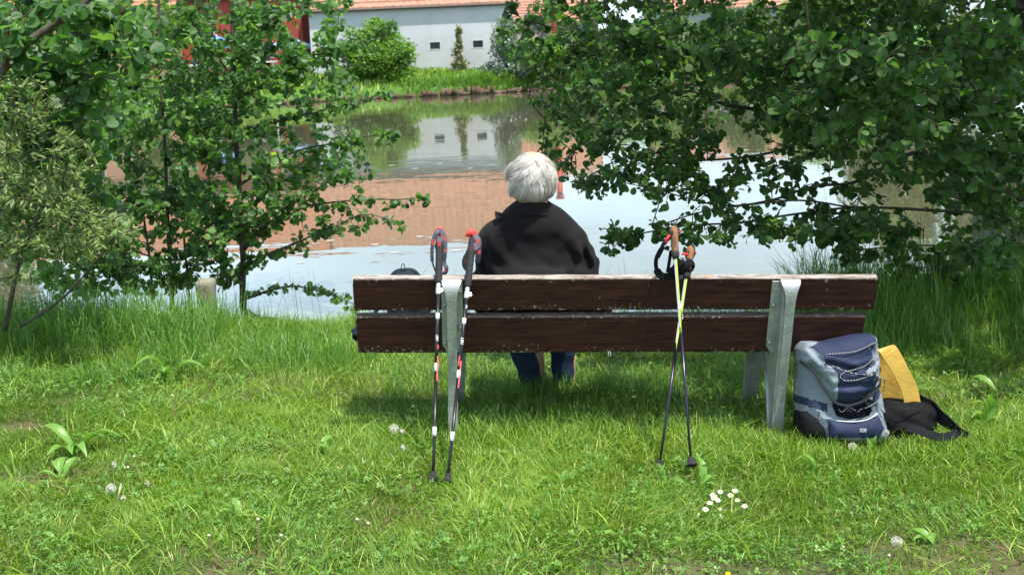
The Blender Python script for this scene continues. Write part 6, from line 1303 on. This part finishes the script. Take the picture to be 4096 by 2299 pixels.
# dandelion stalks and seed heads: (head pixel, height, kind)
def dandelion(px, py, h, kind, label, col='stemy', lean=0):
    d = ray(px, py); tt = 3.0; head = None
    for _ in range(500):
        p = CAM+d*tt
        if p.z <= float(gz(p.x, p.y))+h: head = p; break
        tt += .02
    base = Vector((head.x+lean, head.y, float(gz(head.x+lean, head.y)))); t = thing('dandelion', label, 'dandelion', base, 'dandelions gone to seed in the lawn')
    tube('stem', smooth_path([base-Vector((0, 0, .01)), base.lerp(head, .5)+Vector((random.uniform(-.008, .008), 0, 0)), head], 4), [.0022]*4+[.0017]*5, M[col], t, 6)
    V, F = tube_vf([head-Vector((0, 0, .003)), head, head+Vector((0, 0, .004)), head+Vector((0, 0, .006))], [.002, .0055, .0052, .002], 8); py_mesh('receptacle', V, F, M['receptacle'], t, smooth=True)
    if kind:
        r = .017 if kind == 1 else .012; V = []; F = []
        for i in range(150 if kind == 1 else 60):
            u = Vector((random.gauss(0, 1), random.gauss(0, 1), random.gauss(.2, 1))).normalized()
            if kind == 2 and u.x < 0: continue
            e = head+u*r*random.uniform(.85, 1.05); s = u.orthogonal().normalized(); q = u.cross(s); b0 = len(V)
            V += [head+u*.004-s*.0002, head+u*.004+s*.0002, e]; F.append((b0, b0+1, b0+2))
            for k in range(4):
                a = k*math.pi/2+i; w = (s*math.cos(a)+q*math.sin(a)); b1 = len(V); V += [e, e+w*.0042+u*.0012+s*.0006, e+w*.0042+u*.0012-s*.0006]; F.append((b1, b1+1, b1+2))
        o = py_mesh('seed_down', V, F, M['seed'], t); o['kind'] = 'stuff'
for a in ((394, 428, .13, 1, 'pair of white dandelion clocks by the left poles, the left one', 'stemg'), (401, 431, .12, 2, 'ragged dandelion clock right beside the fuller one near the left poles', 'stemg'), (402, 447, .09, 2, 'lower dandelion head below the white pair near the poles', 'stemg'),
          (111, 488, .05, 1, 'white dandelion clock in the left lawn beside a pale stalk', 'stemg'), (122, 498, .04, 2, 'small ragged dandelion clock below right of the white one', 'stemg'), (113, 464, .09, 2, 'dandelion with a tuft on its right, upper left lawn', 'stemy'),
          (146, 483, .04, 2, 'small dandelion tuft right of the left lawn stalks', 'stemy'), (128, 467, .12, 0, 'bare dandelion stalk between the left lawn clocks', 'stemy'), (134, 456, .11, 0, 'pale leaning dandelion stalk in the left lawn', 'stemy', .03),
          (258, 519, .18, 0, 'tall reddish bare dandelion stalk at the bottom', 'stemr'), (281, 535, .14, 0, 'reddish dandelion stalk right of the tallest one', 'stemr', -.01), (209, 535, .11, 0, 'thin brown dandelion stalk left of the tall reddish one', 'stemr', .03), (357, 519, .16, 0, 'yellow green dandelion stalk at bottom, left of a pair', 'stemy', -.03), (368, 523, .14, 0, 'yellow green dandelion stalk at bottom, right of a pair', 'stemy', .01),
          (852.5, 446.5, .05, 1, 'full white dandelion clock in front of the backpack strap', 'stemg'), (886, 432, .10, 2, 'dandelion clock before the black hip bag', 'stemy'), (870, 443, .04, 2, 'little dandelion tuft below the backpack label', 'stemy'), (933, 378, .13, 0, 'closed dandelion on a tall stem right of the yellow mat', 'stemy'), (897, 541, .05, 1, 'white dandelion clock near the bottom right', 'stemy'), (889, 555, .09, 0, 'bare stalk at the bottom right beside the clock', 'stemr'), (172, 395, .13, 0, 'tan stalk in the left grass below the alders', 'stemr')):
    dandelion(*a[:5], col=a[5], lean=a[6] if len(a) > 6 else 0)
g_ = on_ground(115, 510); h_ = at(121, 484, g_.y-.02); t = thing('pale_stalk', 'short thick cream coloured broken stalk in the left lawn', 'stalk', g_)
tube('stem', [g_, g_.lerp(h_, .6), h_], [.0022, .0026, .0036], pmat('cream_stem', (.62, .58, .36), .6), t, 7)
o = tube('cut_end', [h_, h_+(h_-g_).normalized()*.004], [.0038, .0030], M['receptacle'], t, 7)
